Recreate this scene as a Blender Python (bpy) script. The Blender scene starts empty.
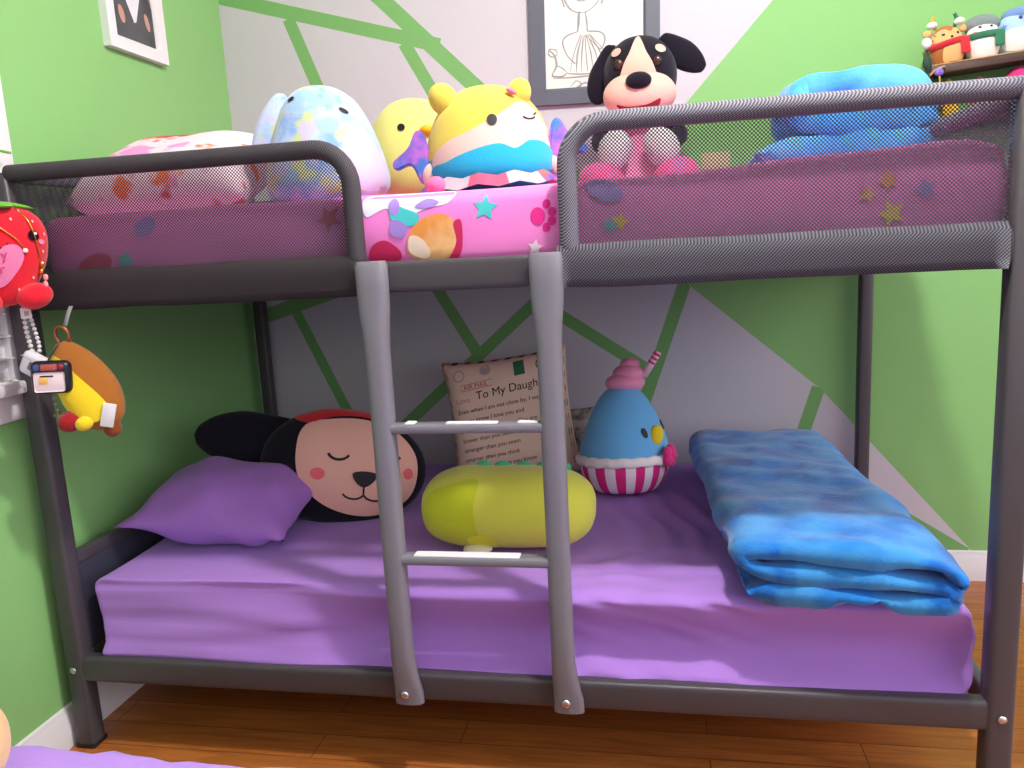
import bpy, bmesh, math, random
from mathutils import Vector, Matrix, noise, Euler
from mathutils.bvhtree import BVHTree
from mathutils.geometry import tessellate_polygon
random.seed(7)
S = bpy.context.scene
COL = S.collection
PI = math.pi
V = Vector

# ------------------------------------------------------------------ materials
def lin(c):
    def f(v):
        v /= 255.0
        return v / 12.92 if v <= 0.04045 else ((v + 0.055) / 1.055) ** 2.4
    return (f(c[0]), f(c[1]), f(c[2]), 1.0)

MATS = {}
class NT:
    def __init__(s, m):
        s.nt = m.node_tree; s.n = s.nt.nodes; s.l = s.nt.links
    def new(s, t, **kw):
        n = s.n.new(t)
        for k, v in kw.items(): setattr(n, k, v)
        return n
    def link(s, a, b): s.l.new(a, b)
    def math(s, op, a, b=None, clamp=False):
        n = s.n.new('ShaderNodeMath'); n.operation = op; n.use_clamp = clamp
        for i, x in enumerate((a, b)):
            if x is None: continue
            if isinstance(x, (int, float)): n.inputs[i].default_value = x
            else: s.l.new(x, n.inputs[i])
        return n.outputs[0]
    def mix(s, fac, a, b):
        n = s.n.new('ShaderNodeMix'); n.data_type = 'RGBA'
        for x, i in ((fac, 0), (a, 6), (b, 7)):
            if isinstance(x, (int, float, tuple)): n.inputs[i].default_value = x
            else: s.l.new(x, n.inputs[i])
        return n.outputs[2]

def mat(name, col, rough=0.6, spec=0.4, metal=0.0, sheen=0.0, bump=0.0, bscale=300, vary=None, vscale=6, vsharp=(0.4, 0.6), vstretch=(1, 1, 1), coat=0.0):
    """principled material; bump = fine cloth/pile relief; vary = list of further colours mixed in by noise"""
    if name in MATS: return MATS[name]
    m = bpy.data.materials.new(name); m.use_nodes = True
    t = NT(m); b = t.n['Principled BSDF']
    b.inputs['Base Color'].default_value = lin(col)
    b.inputs['Roughness'].default_value = rough
    b.inputs['Specular IOR Level'].default_value = spec
    b.inputs['Metallic'].default_value = metal
    b.inputs['Coat Weight'].default_value = coat
    if sheen:
        b.inputs['Sheen Weight'].default_value = sheen
        b.inputs['Sheen Roughness'].default_value = 0.5
    tc = t.new('ShaderNodeTexCoord')
    if vary:
        mp = t.new('ShaderNodeMapping'); mp.inputs['Scale'].default_value = vstretch
        t.link(tc.outputs['Object'], mp.inputs[0])
        cur = lin(col)
        for i, c in enumerate(vary):
            nz = t.new('ShaderNodeTexNoise'); nz.inputs['Scale'].default_value = vscale * (1 + .17 * i); nz.inputs['Detail'].default_value = 3
            off = t.new('ShaderNodeVectorMath'); off.operation = 'ADD'; off.inputs[1].default_value = (3.1 * i + .7, 1.7 * i, 5.3 * i)
            t.link(mp.outputs[0], off.inputs[0]); t.link(off.outputs[0], nz.inputs['Vector'])
            r = t.new('ShaderNodeMapRange'); r.inputs[1].default_value = vsharp[0]; r.inputs[2].default_value = vsharp[1]
            t.link(nz.outputs[0], r.inputs[0])
            cur = t.mix(r.outputs[0], cur, lin(c))
        t.link(cur, b.inputs['Base Color'])
    if bump:
        nz = t.new('ShaderNodeTexNoise'); nz.inputs['Scale'].default_value = bscale; nz.inputs['Detail'].default_value = 2
        t.link(tc.outputs['Object'], nz.inputs['Vector'])
        bp = t.new('ShaderNodeBump'); bp.inputs['Strength'].default_value = bump; bp.inputs['Distance'].default_value = 0.004
        t.link(nz.outputs[0], bp.inputs['Height']); t.link(bp.outputs[0], b.inputs['Normal'])
    MATS[name] = m
    return m

def plush(name, col, **kw):
    a = dict(rough=0.95, spec=0.1, sheen=0.25, bump=0.25, bscale=260); a.update(kw)
    return mat(name, col, **a)

def weave_mat(name, dark, light, period, holes=0.0, mixlight=0.5, thr=0.5, twill=1.0):
    """diagonal woven fabric; holes>0 makes the open mesh (share of open area)"""
    m = bpy.data.materials.new(name); m.use_nodes = True
    t = NT(m); b = t.n['Principled BSDF']; out = t.n['Material Output']
    b.inputs['Roughness'].default_value = 0.7; b.inputs['Specular IOR Level'].default_value = 0.3
    tc = t.new('ShaderNodeTexCoord'); sp = t.new('ShaderNodeSeparateXYZ'); t.link(tc.outputs['Object'], sp.inputs[0])
    k = 2 * PI / period
    h = t.math('ADD', sp.outputs[0], sp.outputs[1])
    a = t.math('SINE', t.math('MULTIPLY', t.math('ADD', h, sp.outputs[2]), k))
    c = t.math('SINE', t.math('MULTIPLY', t.math('SUBTRACT', h, sp.outputs[2]), k))
    w = t.math('ADD', t.math('MULTIPLY', t.math('MULTIPLY', t.math('SINE', t.math('MULTIPLY', h, k)), t.math('SINE', t.math('MULTIPLY', sp.outputs[2], k))), .5), .5)      # 0..1 staggered pores
    a2 = t.math('SINE', t.math('MULTIPLY', t.math('ADD', h, sp.outputs[2]), k * twill)); c2 = t.math('SINE', t.math('MULTIPLY', t.math('SUBTRACT', h, sp.outputs[2]), k * twill))
    tw = t.math('ADD', t.math('ADD', t.math('MULTIPLY', c2, .30), t.math('MULTIPLY', a2, .14)), .5)          # diagonal twill relief
    r = t.new('ShaderNodeMapRange'); r.inputs[1].default_value = .30; r.inputs[2].default_value = .78; t.link(tw, r.inputs[0])
    cm = t.mix(t.math('MULTIPLY', r.outputs[0], mixlight), lin(dark), lin(light))
    t.link(cm, b.inputs['Base Color'])
    if holes:
        tr = t.new('ShaderNodeBsdfTransparent')
        ms = t.new('ShaderNodeMixShader')
        r2 = t.new('ShaderNodeMapRange'); r2.inputs[1].default_value = thr - .03; r2.inputs[2].default_value = thr + .03
        r2.inputs[3].default_value = 1.0; r2.inputs[4].default_value = 0.0
        t.link(w, r2.inputs[0])
        # round open pores in a woven net
        op = t.math('MULTIPLY', r2.outputs[0], holes)
        t.link(op, ms.inputs[0]); t.link(b.outputs[0], ms.inputs[1]); t.link(tr.outputs[0], ms.inputs[2])
        t.link(ms.outputs[0], out.inputs[0])
    MATS[name] = m
    return m

def stripes_mat(name, c1, c2, n, axis_center):
    """vertical stripes around a plush body (angle around its own axis)"""
    m = bpy.data.materials.new(name); m.use_nodes = True
    t = NT(m); b = t.n['Principled BSDF']; b.inputs['Roughness'].default_value = .95; b.inputs['Specular IOR Level'].default_value = .1
    tc = t.new('ShaderNodeTexCoord'); sp = t.new('ShaderNodeSeparateXYZ'); t.link(tc.outputs['Object'], sp.inputs[0])
    an = t.math('ARCTAN2', sp.outputs[1], sp.outputs[0])
    f = t.math('FRACT', t.math('ADD', t.math('MULTIPLY', an, n / (2 * PI)), axis_center))
    t.link(t.mix(t.math('GREATER_THAN', f, .5), lin(c1), lin(c2)), b.inputs['Base Color'])
    MATS[name] = m
    return m

def wood_mat(name, c1, c2, plank=0.09, length=0.9, rough=0.28):
    m = bpy.data.materials.new(name); m.use_nodes = True
    t = NT(m); b = t.n['Principled BSDF']; b.inputs['Roughness'].default_value = rough
    tc = t.new('ShaderNodeTexCoord')
    br = t.new('ShaderNodeTexBrick'); br.offset = .37
    br.inputs['Scale'].default_value = 1.0; br.inputs['Brick Width'].default_value = length; br.inputs['Row Height'].default_value = plank
    br.inputs['Mortar Size'].default_value = .0012; br.inputs['Color1'].default_value = lin(c1); br.inputs['Color2'].default_value = lin(c2)
    br.inputs['Mortar'].default_value = lin((96, 48, 22))
    t.link(tc.outputs['Object'], br.inputs['Vector'])
    mp = t.new('ShaderNodeMapping'); mp.inputs['Scale'].default_value = (2.2, 26, 1); t.link(tc.outputs['Object'], mp.inputs[0])
    nz = t.new('ShaderNodeTexNoise'); nz.inputs['Scale'].default_value = 2.0; nz.inputs['Detail'].default_value = 6; nz.inputs['Distortion'].default_value = 1.2
    t.link(mp.outputs[0], nz.inputs['Vector'])
    r = t.new('ShaderNodeMapRange'); r.inputs[1].default_value = .35; r.inputs[2].default_value = .7; t.link(nz.outputs[0], r.inputs[0])
    dark = t.mix(.55, br.outputs[0], lin((120, 58, 24)))
    t.link(t.mix(r.outputs[0], br.outputs[0], dark), b.inputs['Base Color'])
    MATS[name] = m
    return m

# ------------------------------------------------------------------ objects
def wloc(o):
    p = V((0, 0, 0))
    while o: p += o.location; o = o.parent
    return p

def obj(name, bm, mats, parent=None, loc=None, smooth=True):
    """bm holds world coordinates; links ONE mesh object (child of parent, or top level with origin loc)"""
    if not isinstance(mats, (list, tuple)): mats = [mats]
    base = wloc(parent) if parent else V((0, 0, 0))
    org = V(loc) if loc is not None else (base if parent else V((0, 0, 0)))
    bmesh.ops.translate(bm, verts=bm.verts, vec=-org)
    me = bpy.data.meshes.new(name)
    if smooth is True:
        for f in bm.faces: f.smooth = True
    bm.to_mesh(me); bm.free()
    for m in mats: me.materials.append(m)
    o = bpy.data.objects.new(name, me); COL.objects.link(o)
    o.location = org - base
    if parent: o.parent = parent
    if smooth == 'auto':
        for p in me.polygons: p.use_smooth = True
        me.set_sharp_from_angle(angle=math.radians(38))
    return o

def tag(o, label=None, cat=None, group=None, kind=None):
    if label: o['label'] = label
    if cat: o['category'] = cat
    if group: o['group'] = group
    if kind: o['kind'] = kind
    return o

def thing(name, loc, label, cat, group=None):
    o = bpy.data.objects.new(name, None); COL.objects.link(o); o.location = loc
    o.empty_display_size = .05
    return tag(o, label, cat, group)

def struct(name, bm, m, **kw):
    o = obj(name, bm, m, smooth=kw.get('smooth', 'auto')); o['kind'] = 'structure'; return o

def part(name, bm, m, parent, label=None, smooth=True):
    o = obj(name, bm, m, parent, smooth=smooth)
    if label: o['label'] = label
    return o

def dup(o, off, parent=None, label=None):
    c = o.copy(); COL.objects.link(c); c.location = o.location + V(off)
    c.parent = parent if parent else o.parent
    if label: c['label'] = label
    for ch in o.children:
        d = ch.copy(); COL.objects.link(d); d.parent = c
    return c

# ------------------------------------------------------------------ shape helpers
def bmn(): return bmesh.new()

def add_box(bm, lo, hi, bev=0.0, seg=2, M=None):
    lo, hi = V(lo), V(hi)
    r = bmesh.ops.create_cube(bm, size=1.0)
    vs = r['verts']
    bmesh.ops.scale(bm, vec=hi - lo, verts=vs); bmesh.ops.translate(bm, vec=(lo + hi) / 2, verts=vs)
    if bev:
        es = list({e for v in vs for e in v.link_edges})
        g = bmesh.ops.bevel(bm, geom=es, offset=bev, segments=seg, affect='EDGES', profile=.5)
        vs = list(set(g['verts']) | {v for v in vs if v.is_valid})
    if M is not None:
        bmesh.ops.transform(bm, matrix=M, verts=[v for v in vs if v.is_valid])
    return bm

def catmull(pts, n=8):
    P = [V(p) for p in pts]; out = []
    for i in range(len(P) - 1):
        a = P[i - 1] if i else P[i] * 2 - P[i + 1]
        b, c = P[i], P[i + 1]
        d = P[i + 2] if i + 2 < len(P) else c * 2 - b
        for k in range(n):
            t = k / n
            out.append(.5 * ((2 * b) + (c - a) * t + (2 * a - 5 * b + 4 * c - d) * t * t + (3 * b - a - 3 * c + d) * t ** 3))
    out.append(P[-1]); return out

def add_sweep(bm, path, prof, closed=False, caps=True, up=(0, 0, 1), scale=None):
    """sweep a 2-D profile [(a,b)] along path; a along side vector, b along up"""
    P = [V(p) for p in path]; n = len(P); rings = []
    up = V(up); prev = None
    for i, p in enumerate(P):
        if closed: t = (P[(i + 1) % n] - P[i - 1])
        else: t = P[min(i + 1, n - 1)] - P[max(i - 1, 0)]
        t.normalize()
        if prev is None:
            s = t.cross(up)
            if s.length < 1e-3: s = t.cross(V((1, 0, 0)))
            s.normalize()
        else:
            s = prev - t * prev.dot(t)
            s = s.normalized() if s.length > 1e-6 else prev
        prev = s; u = s.cross(t).normalized()
        k = scale(i / max(1, n - 1)) if scale else 1.0
        if isinstance(k, (int, float)): k = (k, k)
        rings.append([bm.verts.new(p + s * a * k[0] + u * b * k[1]) for a, b in prof])
    m = len(prof)
    for i in range(n if closed else n - 1):
        A, B = rings[i], rings[(i + 1) % n]
        for j in range(m):
            bm.faces.new((A[j], A[(j + 1) % m], B[(j + 1) % m], B[j]))
    if caps and not closed:
        bm.faces.new(rings[0][::-1]); bm.faces.new(rings[-1])
    return bm

def circ(r, n=12, r2=None):
    r2 = r2 or r
    return [(r * math.cos(2 * PI * k / n), r2 * math.sin(2 * PI * k / n)) for k in range(n)]

def sq(rx, ry, n=24, p=4.0):
    out = []
    for k in range(n):
        c, s_ = math.cos(2 * PI * k / n), math.sin(2 * PI * k / n)
        out.append((rx * math.copysign(abs(c) ** (2 / p), c), ry * math.copysign(abs(s_) ** (2 / p), s_)))
    return out

def add_tube(bm, pts, r, n=12, smooth=6, scale=None, closed=False):
    path = catmull(pts, smooth) if smooth and len(pts) > 2 else [V(p) for p in pts]
    return add_sweep(bm, path, circ(r, n), closed=closed, scale=scale)

def lathe(prof, M=None, n=40, sx=1, sy=1, p=2.0, amp=0.0, freq=6, seed=0, sub=6, bend=None):
    """soft body of revolution: prof [(z,r)] smoothed; p>2 squarer section; noise = hand-sewn lumps"""
    bm = bmn()
    pr = catmull([(0, r, z) for z, r in prof], sub)
    zs = [q.z for q in pr]; rs = [max(0.0, q.y) for q in pr]
    rings = []
    for z, r in zip(zs, rs):
        if r < 1e-5:
            rings.append([bm.verts.new((0, 0, z))]); continue
        ring = []
        for k in range(n):
            a = 2 * PI * k / n; c, s_ = math.cos(a), math.sin(a)
            x = math.copysign(abs(c) ** (2 / p), c) * r * sx; y = math.copysign(abs(s_) ** (2 / p), s_) * r * sy
            ring.append(bm.verts.new((x, y, z)))
        rings.append(ring)
    for A, B in zip(rings, rings[1:]):
        if len(A) == 1 and len(B) == 1: continue
        for k in range(n):
            k2 = (k + 1) % n
            if len(A) == 1: bm.faces.new((A[0], B[k2], B[k]))
            elif len(B) == 1: bm.faces.new((A[k], A[k2], B[0]))
            else: bm.faces.new((A[k], A[k2], B[k2], B[k]))
    if len(rings[0]) > 1: bm.faces.new(rings[0][::-1])
    if len(rings[-1]) > 1: bm.faces.new(rings[-1])
    bmesh.ops.recalc_face_normals(bm, faces=bm.faces)
    if bend:
        for v in bm.verts: v.co = bend(v.co)
    if amp:
        bm.normal_update()
        for v in bm.verts: v.co += v.normal * amp * noise.noise(v.co * freq + V((seed * 3.7, seed, seed * 2.1)))
    if M is not None: bm.transform(M)
    bm.normal_update()
    return bm

def ell(rx, ry, rz, M=None, n=28, **kw):
    pr = [(-rz * math.cos(PI * i / 8), math.sin(PI * i / 8)) for i in range(9)]
    return lathe([(z, r) for z, r in pr], M, n=n, sx=rx, sy=ry, sub=3, **kw)

def join(a, b):
    me = bpy.data.meshes.new('tmp'); b.to_mesh(me); b.free(); a.from_mesh(me); bpy.data.meshes.remove(me); return a

def T(x, y, z): return Matrix.Translation((x, y, z))
def R(ax, deg): return Matrix.Rotation(math.radians(deg), 4, ax)

def bvh(bm): return BVHTree.FromBMesh(bm)

def patch_bm(poly, cell):
    """filled 2-D outline (u,v) cut into small cells, as a bmesh in the XY plane"""
    bm = bmn()
    vs = [bm.verts.new((u, v, 0)) for u, v in poly]
    try: bm.faces.new(vs)
    except ValueError: pass
    us = [p[0] for p in poly]; ws = [p[1] for p in poly]
    for ax, lo, hi in ((0, min(us), max(us)), (1, min(ws), max(ws))):
        k = int((hi - lo) / cell)
        for i in range(1, k + 1):
            c = V((0, 0, 0)); c[ax] = lo + (hi - lo) * i / (k + 1)
            nn = V((0, 0, 0)); nn[ax] = 1
            bmesh.ops.bisect_plane(bm, geom=bm.verts[:] + bm.edges[:] + bm.faces[:], plane_co=c, plane_no=nn, dist=1e-7)
    bmesh.ops.triangulate(bm, faces=bm.faces[:])
    return bm

def drape(bm2, tree, M, off=.0015, thick=.0015, far=.6):
    """project an XY patch onto a body along local +Y of frame M (front = local -Y): local (x,z)=(u,v)"""
    d = (M.to_3x3() @ V((0, 1, 0))).normalized()
    bad = []
    for v in bm2.verts:
        o = M @ V((v.co.x, -far, v.co.y))
        h = tree.ray_cast(o, d)
        if h[0] is None:
            q = tree.find_nearest(M @ V((v.co.x, 0, v.co.y)))
            v.co = q[0] + q[1] * off
        else:
            nn = h[1] if h[1].dot(d) < 0 else -h[1]
            v.co = h[0] + nn * off
    bm2.normal_update()
    # make normals face the viewer side, then thicken
    for f in bm2.faces:
        if f.normal.dot(d) > 0: f.normal_flip()
    bm2.normal_update()
    if thick:
        top = {v: v.co.copy() for v in bm2.verts}
        nrm = {v: v.normal.copy() for v in bm2.verts}
        geo = bmesh.ops.extrude_face_region(bm2, geom=bm2.faces[:])
        for v in [g for g in geo['geom'] if isinstance(g, bmesh.types.BMVert)]:
            v.co += -d * thick
    bmesh.ops.recalc_face_normals(bm2, faces=bm2.faces[:])
    return bm2

def decal(name, poly, tree, M, m, parent, cell=.012, off=.001, thick=.0015, label=None):
    return part(name, drape(patch_bm(poly, cell), tree, M, off, thick), m, parent, label, smooth='auto')

def decals_bm(polys, tree, M, cell=.012, off=.001, thick=.0012):
    bm = bmn()
    for p in polys: join(bm, drape(patch_bm(p, cell), tree, M, off, thick))
    return bm

def oval(cx, cy, rx, ry, n=28, rot=0, p=2.0):
    out = []; ca, sa = math.cos(math.radians(rot)), math.sin(math.radians(rot))
    for k in range(n):
        c, s_ = math.cos(2 * PI * k / n), math.sin(2 * PI * k / n)
        x = rx * math.copysign(abs(c) ** (2 / p), c); y = ry * math.copysign(abs(s_) ** (2 / p), s_)
        out.append((cx + x * ca - y * sa, cy + x * sa + y * ca))
    return out

def star(cx, cy, r, rot=0, k=.48):
    return [(cx + (r if i % 2 == 0 else r * k) * math.sin(PI * i / 5 + math.radians(rot)), cy + (r if i % 2 == 0 else r * k) * math.cos(PI * i / 5 + math.radians(rot))) for i in range(10)]

def band(pts, w):
    """stroke of width w along 2-D points -> outline"""
    P = [V((a, b)) for a, b in pts]; L, Rr = [], []
    for i, p in enumerate(P):
        t = (P[min(i + 1, len(P) - 1)] - P[max(i - 1, 0)]).normalized(); nn = V((-t.y, t.x))
        ww = w(i / (len(P) - 1)) if callable(w) else w
        L.append(p + nn * ww / 2); Rr.append(p - nn * ww / 2)
    return [tuple(q) for q in L + Rr[::-1]]

def arc(cx, cy, rx, ry, a0, a1, n=14):
    return [(cx + rx * math.cos(math.radians(a0 + (a1 - a0) * i / n)), cy + ry * math.sin(math.radians(a0 + (a1 - a0) * i / n))) for i in range(n + 1)]

def smooth_poly(pts, n=6):
    P = [(a, b, 0) for a, b in pts]
    q = catmull([P[-1]] + P + [P[0], P[1]], n)
    return [(v.x, v.y) for v in q[n:-n - 1 + 0][: len(pts) * n]]

def soft_box(lo, hi, r, step=.03, disp=None, M=None):
    """rounded box with dense faces; disp(p, n) -> offset vector"""
    lo, hi = V(lo), V(hi); c = (lo + hi) / 2; h = (hi - lo) / 2
    def axis(k):
        n = max(2, int(2 * (h[k] - r) / step)); core = [-(h[k] - r) + 2 * (h[k] - r) * i / n for i in range(n + 1)]
        edge = [r * math.tan(PI / 4 * j / 4) for j in (1, 2, 3, 4)]
        return [core[0] - e for e in edge[::-1]] + core + [core[-1] + e for e in edge]
    A = [axis(0), axis(1), axis(2)]
    bm = bmn(); cache = {}
    def vert(p):
        key = tuple(round(x, 6) for x in p)
        if key not in cache:
            q = V(p); inner = V([max(-h[k] + r, min(h[k] - r, q[k])) for k in range(3)])
            d = q - inner; nn = d.normalized() if d.length > 1e-9 else V((0, 0, 1))
            q2 = inner + nn * r + c
            if disp: q2 = q2 + disp(q2, nn)
            cache[key] = bm.verts.new(q2)
        return cache[key]
    for k in range(3):
        i, j = (k + 1) % 3, (k + 2) % 3
        for s_ in (-1, 1):
            for a0, a1 in zip(A[i], A[i][1:]):
                for b0, b1 in zip(A[j], A[j][1:]):
                    q = []
                    for a, b in ((a0, b0), (a1, b0), (a1, b1), (a0, b1)):
                        p = [0, 0, 0]; p[k] = s_ * h[k]; p[i] = a; p[j] = b; q.append(vert(p))
                    if s_ < 0: q.reverse()
                    try: bm.faces.new(q)
                    except ValueError: pass
    if M is not None: bm.transform(M)
    bm.normal_update()
    return bm

def cushion(w, hgt, t, M, nx=30, ny=22, pull=.08, seed=0, wr=.004, q=.5, wf=9, pw=4):
    """stuffed cushion: local x = width, z = height, y = thickness"""
    bm = bmn(); F, B = [], []
    for j in range(ny + 1):
        rf, rb = [], []
        for i in range(nx + 1):
            u = -1 + 2 * i / nx; v = -1 + 2 * j / ny
            u = math.copysign(abs(u) ** .8, u); v = math.copysign(abs(v) ** .8, v)
            th = t / 2 * max(0, (1 - abs(u) ** pw)) ** q * max(0, (1 - abs(v) ** pw)) ** q
            x = u * w / 2 * (1 - pull * (1 - v * v) * u * u * .0 - pull * (1 - abs(v) ** 2) * abs(u) ** 3)
            z = v * hgt / 2 * (1 - pull * (1 - abs(u) ** 2) * abs(v) ** 3)
            edge = 1 if (abs(u) > .999 or abs(v) > .999) else 0
            nz = wr * noise.noise(V((x * wf + seed, z * wf, seed * 1.3)))
            nz2 = wr * noise.noise(V((x * wf + seed + 9, z * wf, seed * 2.3)))
            a = bm.verts.new((x, -th + (nz if not edge else 0), z))
            b = a if edge else bm.verts.new((x, th + nz2, z))
            rf.append(a); rb.append(b)
        F.append(rf); B.append(rb)
    for j in range(ny):
        for i in range(nx):
            bm.faces.new((F[j][i], F[j][i + 1], F[j + 1][i + 1], F[j + 1][i]))
            q4 = (B[j][i], B[j + 1][i], B[j + 1][i + 1], B[j][i + 1])
            try: bm.faces.new(q4)
            except ValueError: pass
    bmesh.ops.recalc_face_normals(bm, faces=bm.faces[:])
    bm.transform(M); bm.normal_update()
    return bm

def text_bm(body, size, M, shear=0.12, ext=.0004, align='LEFT', weight=0.0):
    """lettering as mesh: lies in local XZ plane facing -Y of frame M; returned as XY patch when M is None"""
    cu = bpy.data.curves.new('txt', 'FONT'); cu.body = body; cu.size = 1.0; cu.shear = shear; cu.align_x = align
    cu.resolution_u = 4
    o = bpy.data.objects.new('txt', cu); COL.objects.link(o)
    dg = bpy.context.evaluated_depsgraph_get()
    me = bpy.data.meshes.new_from_object(o.evaluated_get(dg))
    bm = bmn(); bm.from_mesh(me); bmesh.ops.scale(bm, vec=(size, size, size), verts=bm.verts[:])
    bpy.data.objects.remove(o); bpy.data.curves.remove(cu); bpy.data.meshes.remove(me)
    if M is not None:
        for v in bm.verts: v.co = M @ V((v.co.x, 0, v.co.y))
    return bm

def text_part(name, lines, tree, M, m, parent, shear=.12, weight=0.0, rot=0, off=.0008, label=None):
    bm = bmn()
    for body, size, x, z in lines:
        b = text_bm(body, size, None, shear, weight=weight)
        bmesh.ops.triangulate(b, faces=b.faces[:])
        ca, sa = math.cos(math.radians(rot)), math.sin(math.radians(rot))
        for v in b.verts:
            v.co = V((x + v.co.x * ca - v.co.y * sa, z + v.co.x * sa + v.co.y * ca, 0))
        join(bm, drape(b, tree, M, off, 0))
    return part(name, bm, m, parent, label, smooth=False)

def decal_each(name, polys, tree, M, m, parent, cell=.012, off=.001, thick=.0012):
    for p in polys: part(name, drape(patch_bm(p, cell), tree, M, off, thick), m, parent, smooth='auto')

# ------------------------------------------------------------------ the room
XW, YW, ZC = -0.054, 1.094, 2.62          # left wall, back wall, ceiling
M_white = mat('white_wall_paint', (203, 200, 206), .75, .3)
M_green = mat('green_wall_paint', (138, 193, 118), .75, .3)
M_greendim = mat('green_paint_dimmed', (122, 178, 106), .7, .3)  # same wall green, the bands' dimmer lighting put into the colour
M_trim = mat('white_trim_gloss', (232, 230, 230), .4, .4)
M_ceil = mat('ceiling_white', (238, 238, 236), .9, .2)
M_floor = wood_mat('wood_floor', (200, 122, 58), (178, 100, 44))

bm = bmn(); add_box(bm, (XW, -2.4, -.06), (3.2, YW, 0)); struct('floor', bm, M_floor)
bm = bmn(); add_box(bm, (XW, -2.4, ZC), (3.2, YW, ZC + .05)); struct('ceiling', bm, M_ceil)
bm = bmn(); add_box(bm, (XW - .1, -2.4, -.06), (XW, YW + .1, ZC + .05)); struct('wall_left', bm, M_green)

# back wall: painted geometric mural (white field, green bands), faces of one mesh
big = [(1.198, 1.252), (1.731, 1.818), (2.37, 2.50), (4, 2.5), (4, -.5), (2.9, -.5), (2.344, 0.103), (1.886, .631), (1.466, 0.99)]
bands = [((-.3, 2.082), (0.70, 1.786), .044), ((-.05, 2.42), (0.30, 2.13), .05), ((0.16, 2.30), (1.215, 1.245), .05), ((0.581, 1.804), (1.02, 0.99), .042), ((0.189, 1.917), (0.489, 1.1), .042),
         ((-.066, .918), (.60, 1.11), .05), ((0.098, .985), (0.291, .545), .037), ((0.56, 1.14), (0.773, .765), .04), ((0.30, .372), (0.978, .952), .04),
         ((.978, .952), (1.345, .705), .04), ((1.465, 1.0), (1.13, 0.05), .042), ((1.876, .64), (1.77, .30), .042), ((1.75, .455), (2.33, .085), .046)]
bands[1:2] = []
bm = bmn()
bm.faces.new([bm.verts.new(p) for p in ((XW, YW, -.06), (3.2, YW, -.06), (3.2, YW, ZC + .05), (XW, YW, ZC + .05))])
def cut(a, b):
    d = V((b[0] - a[0], 0, b[1] - a[1])); nn = V((-d.z, 0, d.x)).normalized()
    bmesh.ops.bisect_plane(bm, geom=bm.verts[:] + bm.edges[:] + bm.faces[:], plane_co=(a[0], YW, a[1]), plane_no=nn, dist=1e-6)
polys = []
for a, b, w in bands: polys.append(band([a, b], w))
for pl in polys + [big]:
    for i in range(len(pl)): cut(pl[i], pl[(i + 1) % len(pl)])
def inside(p, pl):
    r = False
    for i in range(len(pl)):
        (x1, y1), (x2, y2) = pl[i], pl[i - 1]
        if (y1 > p[1]) != (y2 > p[1]) and p[0] < (x2 - x1) * (p[1] - y1) / (y2 - y1) + x1: r = not r
    return r
for f in bm.faces:
    c = f.calc_center_median(); q = (c.x, c.z)
    f.material_index = 1 if inside(q, big) else (2 if any(inside(q, pl) for pl in polys) else 0)
ex = bmesh.ops.extrude_face_region(bm, geom=bm.faces[:])
bmesh.ops.translate(bm, verts=[g for g in ex['geom'] if isinstance(g, bmesh.types.BMVert)], vec=(0, .1, 0))
bmesh.ops.recalc_face_normals(bm, faces=bm.faces[:])
struct('wall_back', bm, [M_white, M_green, M_greendim], smooth=False)

def baseboard(name, path):
    """moulded skirting swept along the wall foot"""
    bm = bmn()
    pr = [(0, 0), (.016, 0), (.016, .055), (.012, .062), (.012, .074), (.008, .08), (.006, .094), (0, .098)]
    a, b = V(path[0]), V(path[1]); t = (b - a).normalized(); nn = V((-t.y, t.x, 0))
    A = [bm.verts.new(a + nn * p[0] + V((0, 0, p[1]))) for p in pr]; B = [bm.verts.new(b + nn * p[0] + V((0, 0, p[1]))) for p in pr]
    for i in range(len(pr) - 1): bm.faces.new((A[i], A[i + 1], B[i + 1], B[i]))
    bmesh.ops.recalc_face_normals(bm, faces=bm.faces[:])
    struct(name, bm, M_trim)
baseboard('baseboard_left', ((XW, YW, 0), (XW, -2.4, 0)))
baseboard('baseboard_back', ((3.2, YW, 0), (XW, YW, 0)))

# window in the left wall, its right casing just beside the bed post
W = struct('window_1', add_box(bmn(), (XW + .001, -.95, .86), (XW + .006, -.01, 2.1)), mat('window_blind', (226, 224, 222), .7, vary=[(205, 204, 204)], vscale=1, vstretch=(1, 1, 40)))
bm = bmn()
for lo, hi in (((XW, -.02, .86), (XW + .022, .075, 2.12)), ((XW, -1.03, .86), (XW + .022, -.94, 2.12)), ((XW, -1.03, 2.06), (XW + .022, .075, 2.15))): add_box(bm, lo, hi, .006)
c = part('window_casing', bm, M_trim, W, smooth='auto'); c['kind'] = 'structure'
bm = bmn(); add_box(bm, (XW, -1.06, .872), (XW + .05, .085, .9), .006); add_box(bm, (XW, -1.03, .81), (XW + .02, .06, .872), .006)
c = part('window_sill', bm, M_trim, W, smooth='auto'); c['kind'] = 'structure'
bm = bmn()
for k in range(24): add_box(bm, (XW + .004, -.945, .9 + k * .049), (XW + .03, -.022, .903 + k * .049), M=None)
c = part('blind_slats', bm, M_trim, W, smooth=False); c['kind'] = 'structure'

# ceiling lamp: shallow opal disc
LX, LY = 1.66, -.44
lampt = thing('ceiling_lamp', (LX, LY, ZC - .10), 'round white ceiling lamp above the front of the bunk bed', 'lamp')
part('lamp_base', lathe([(0, .0), (0, .16), (.03, .16), (.03, 0)], T(LX, LY, ZC - .03), sub=1), M_trim, lampt)

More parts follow.
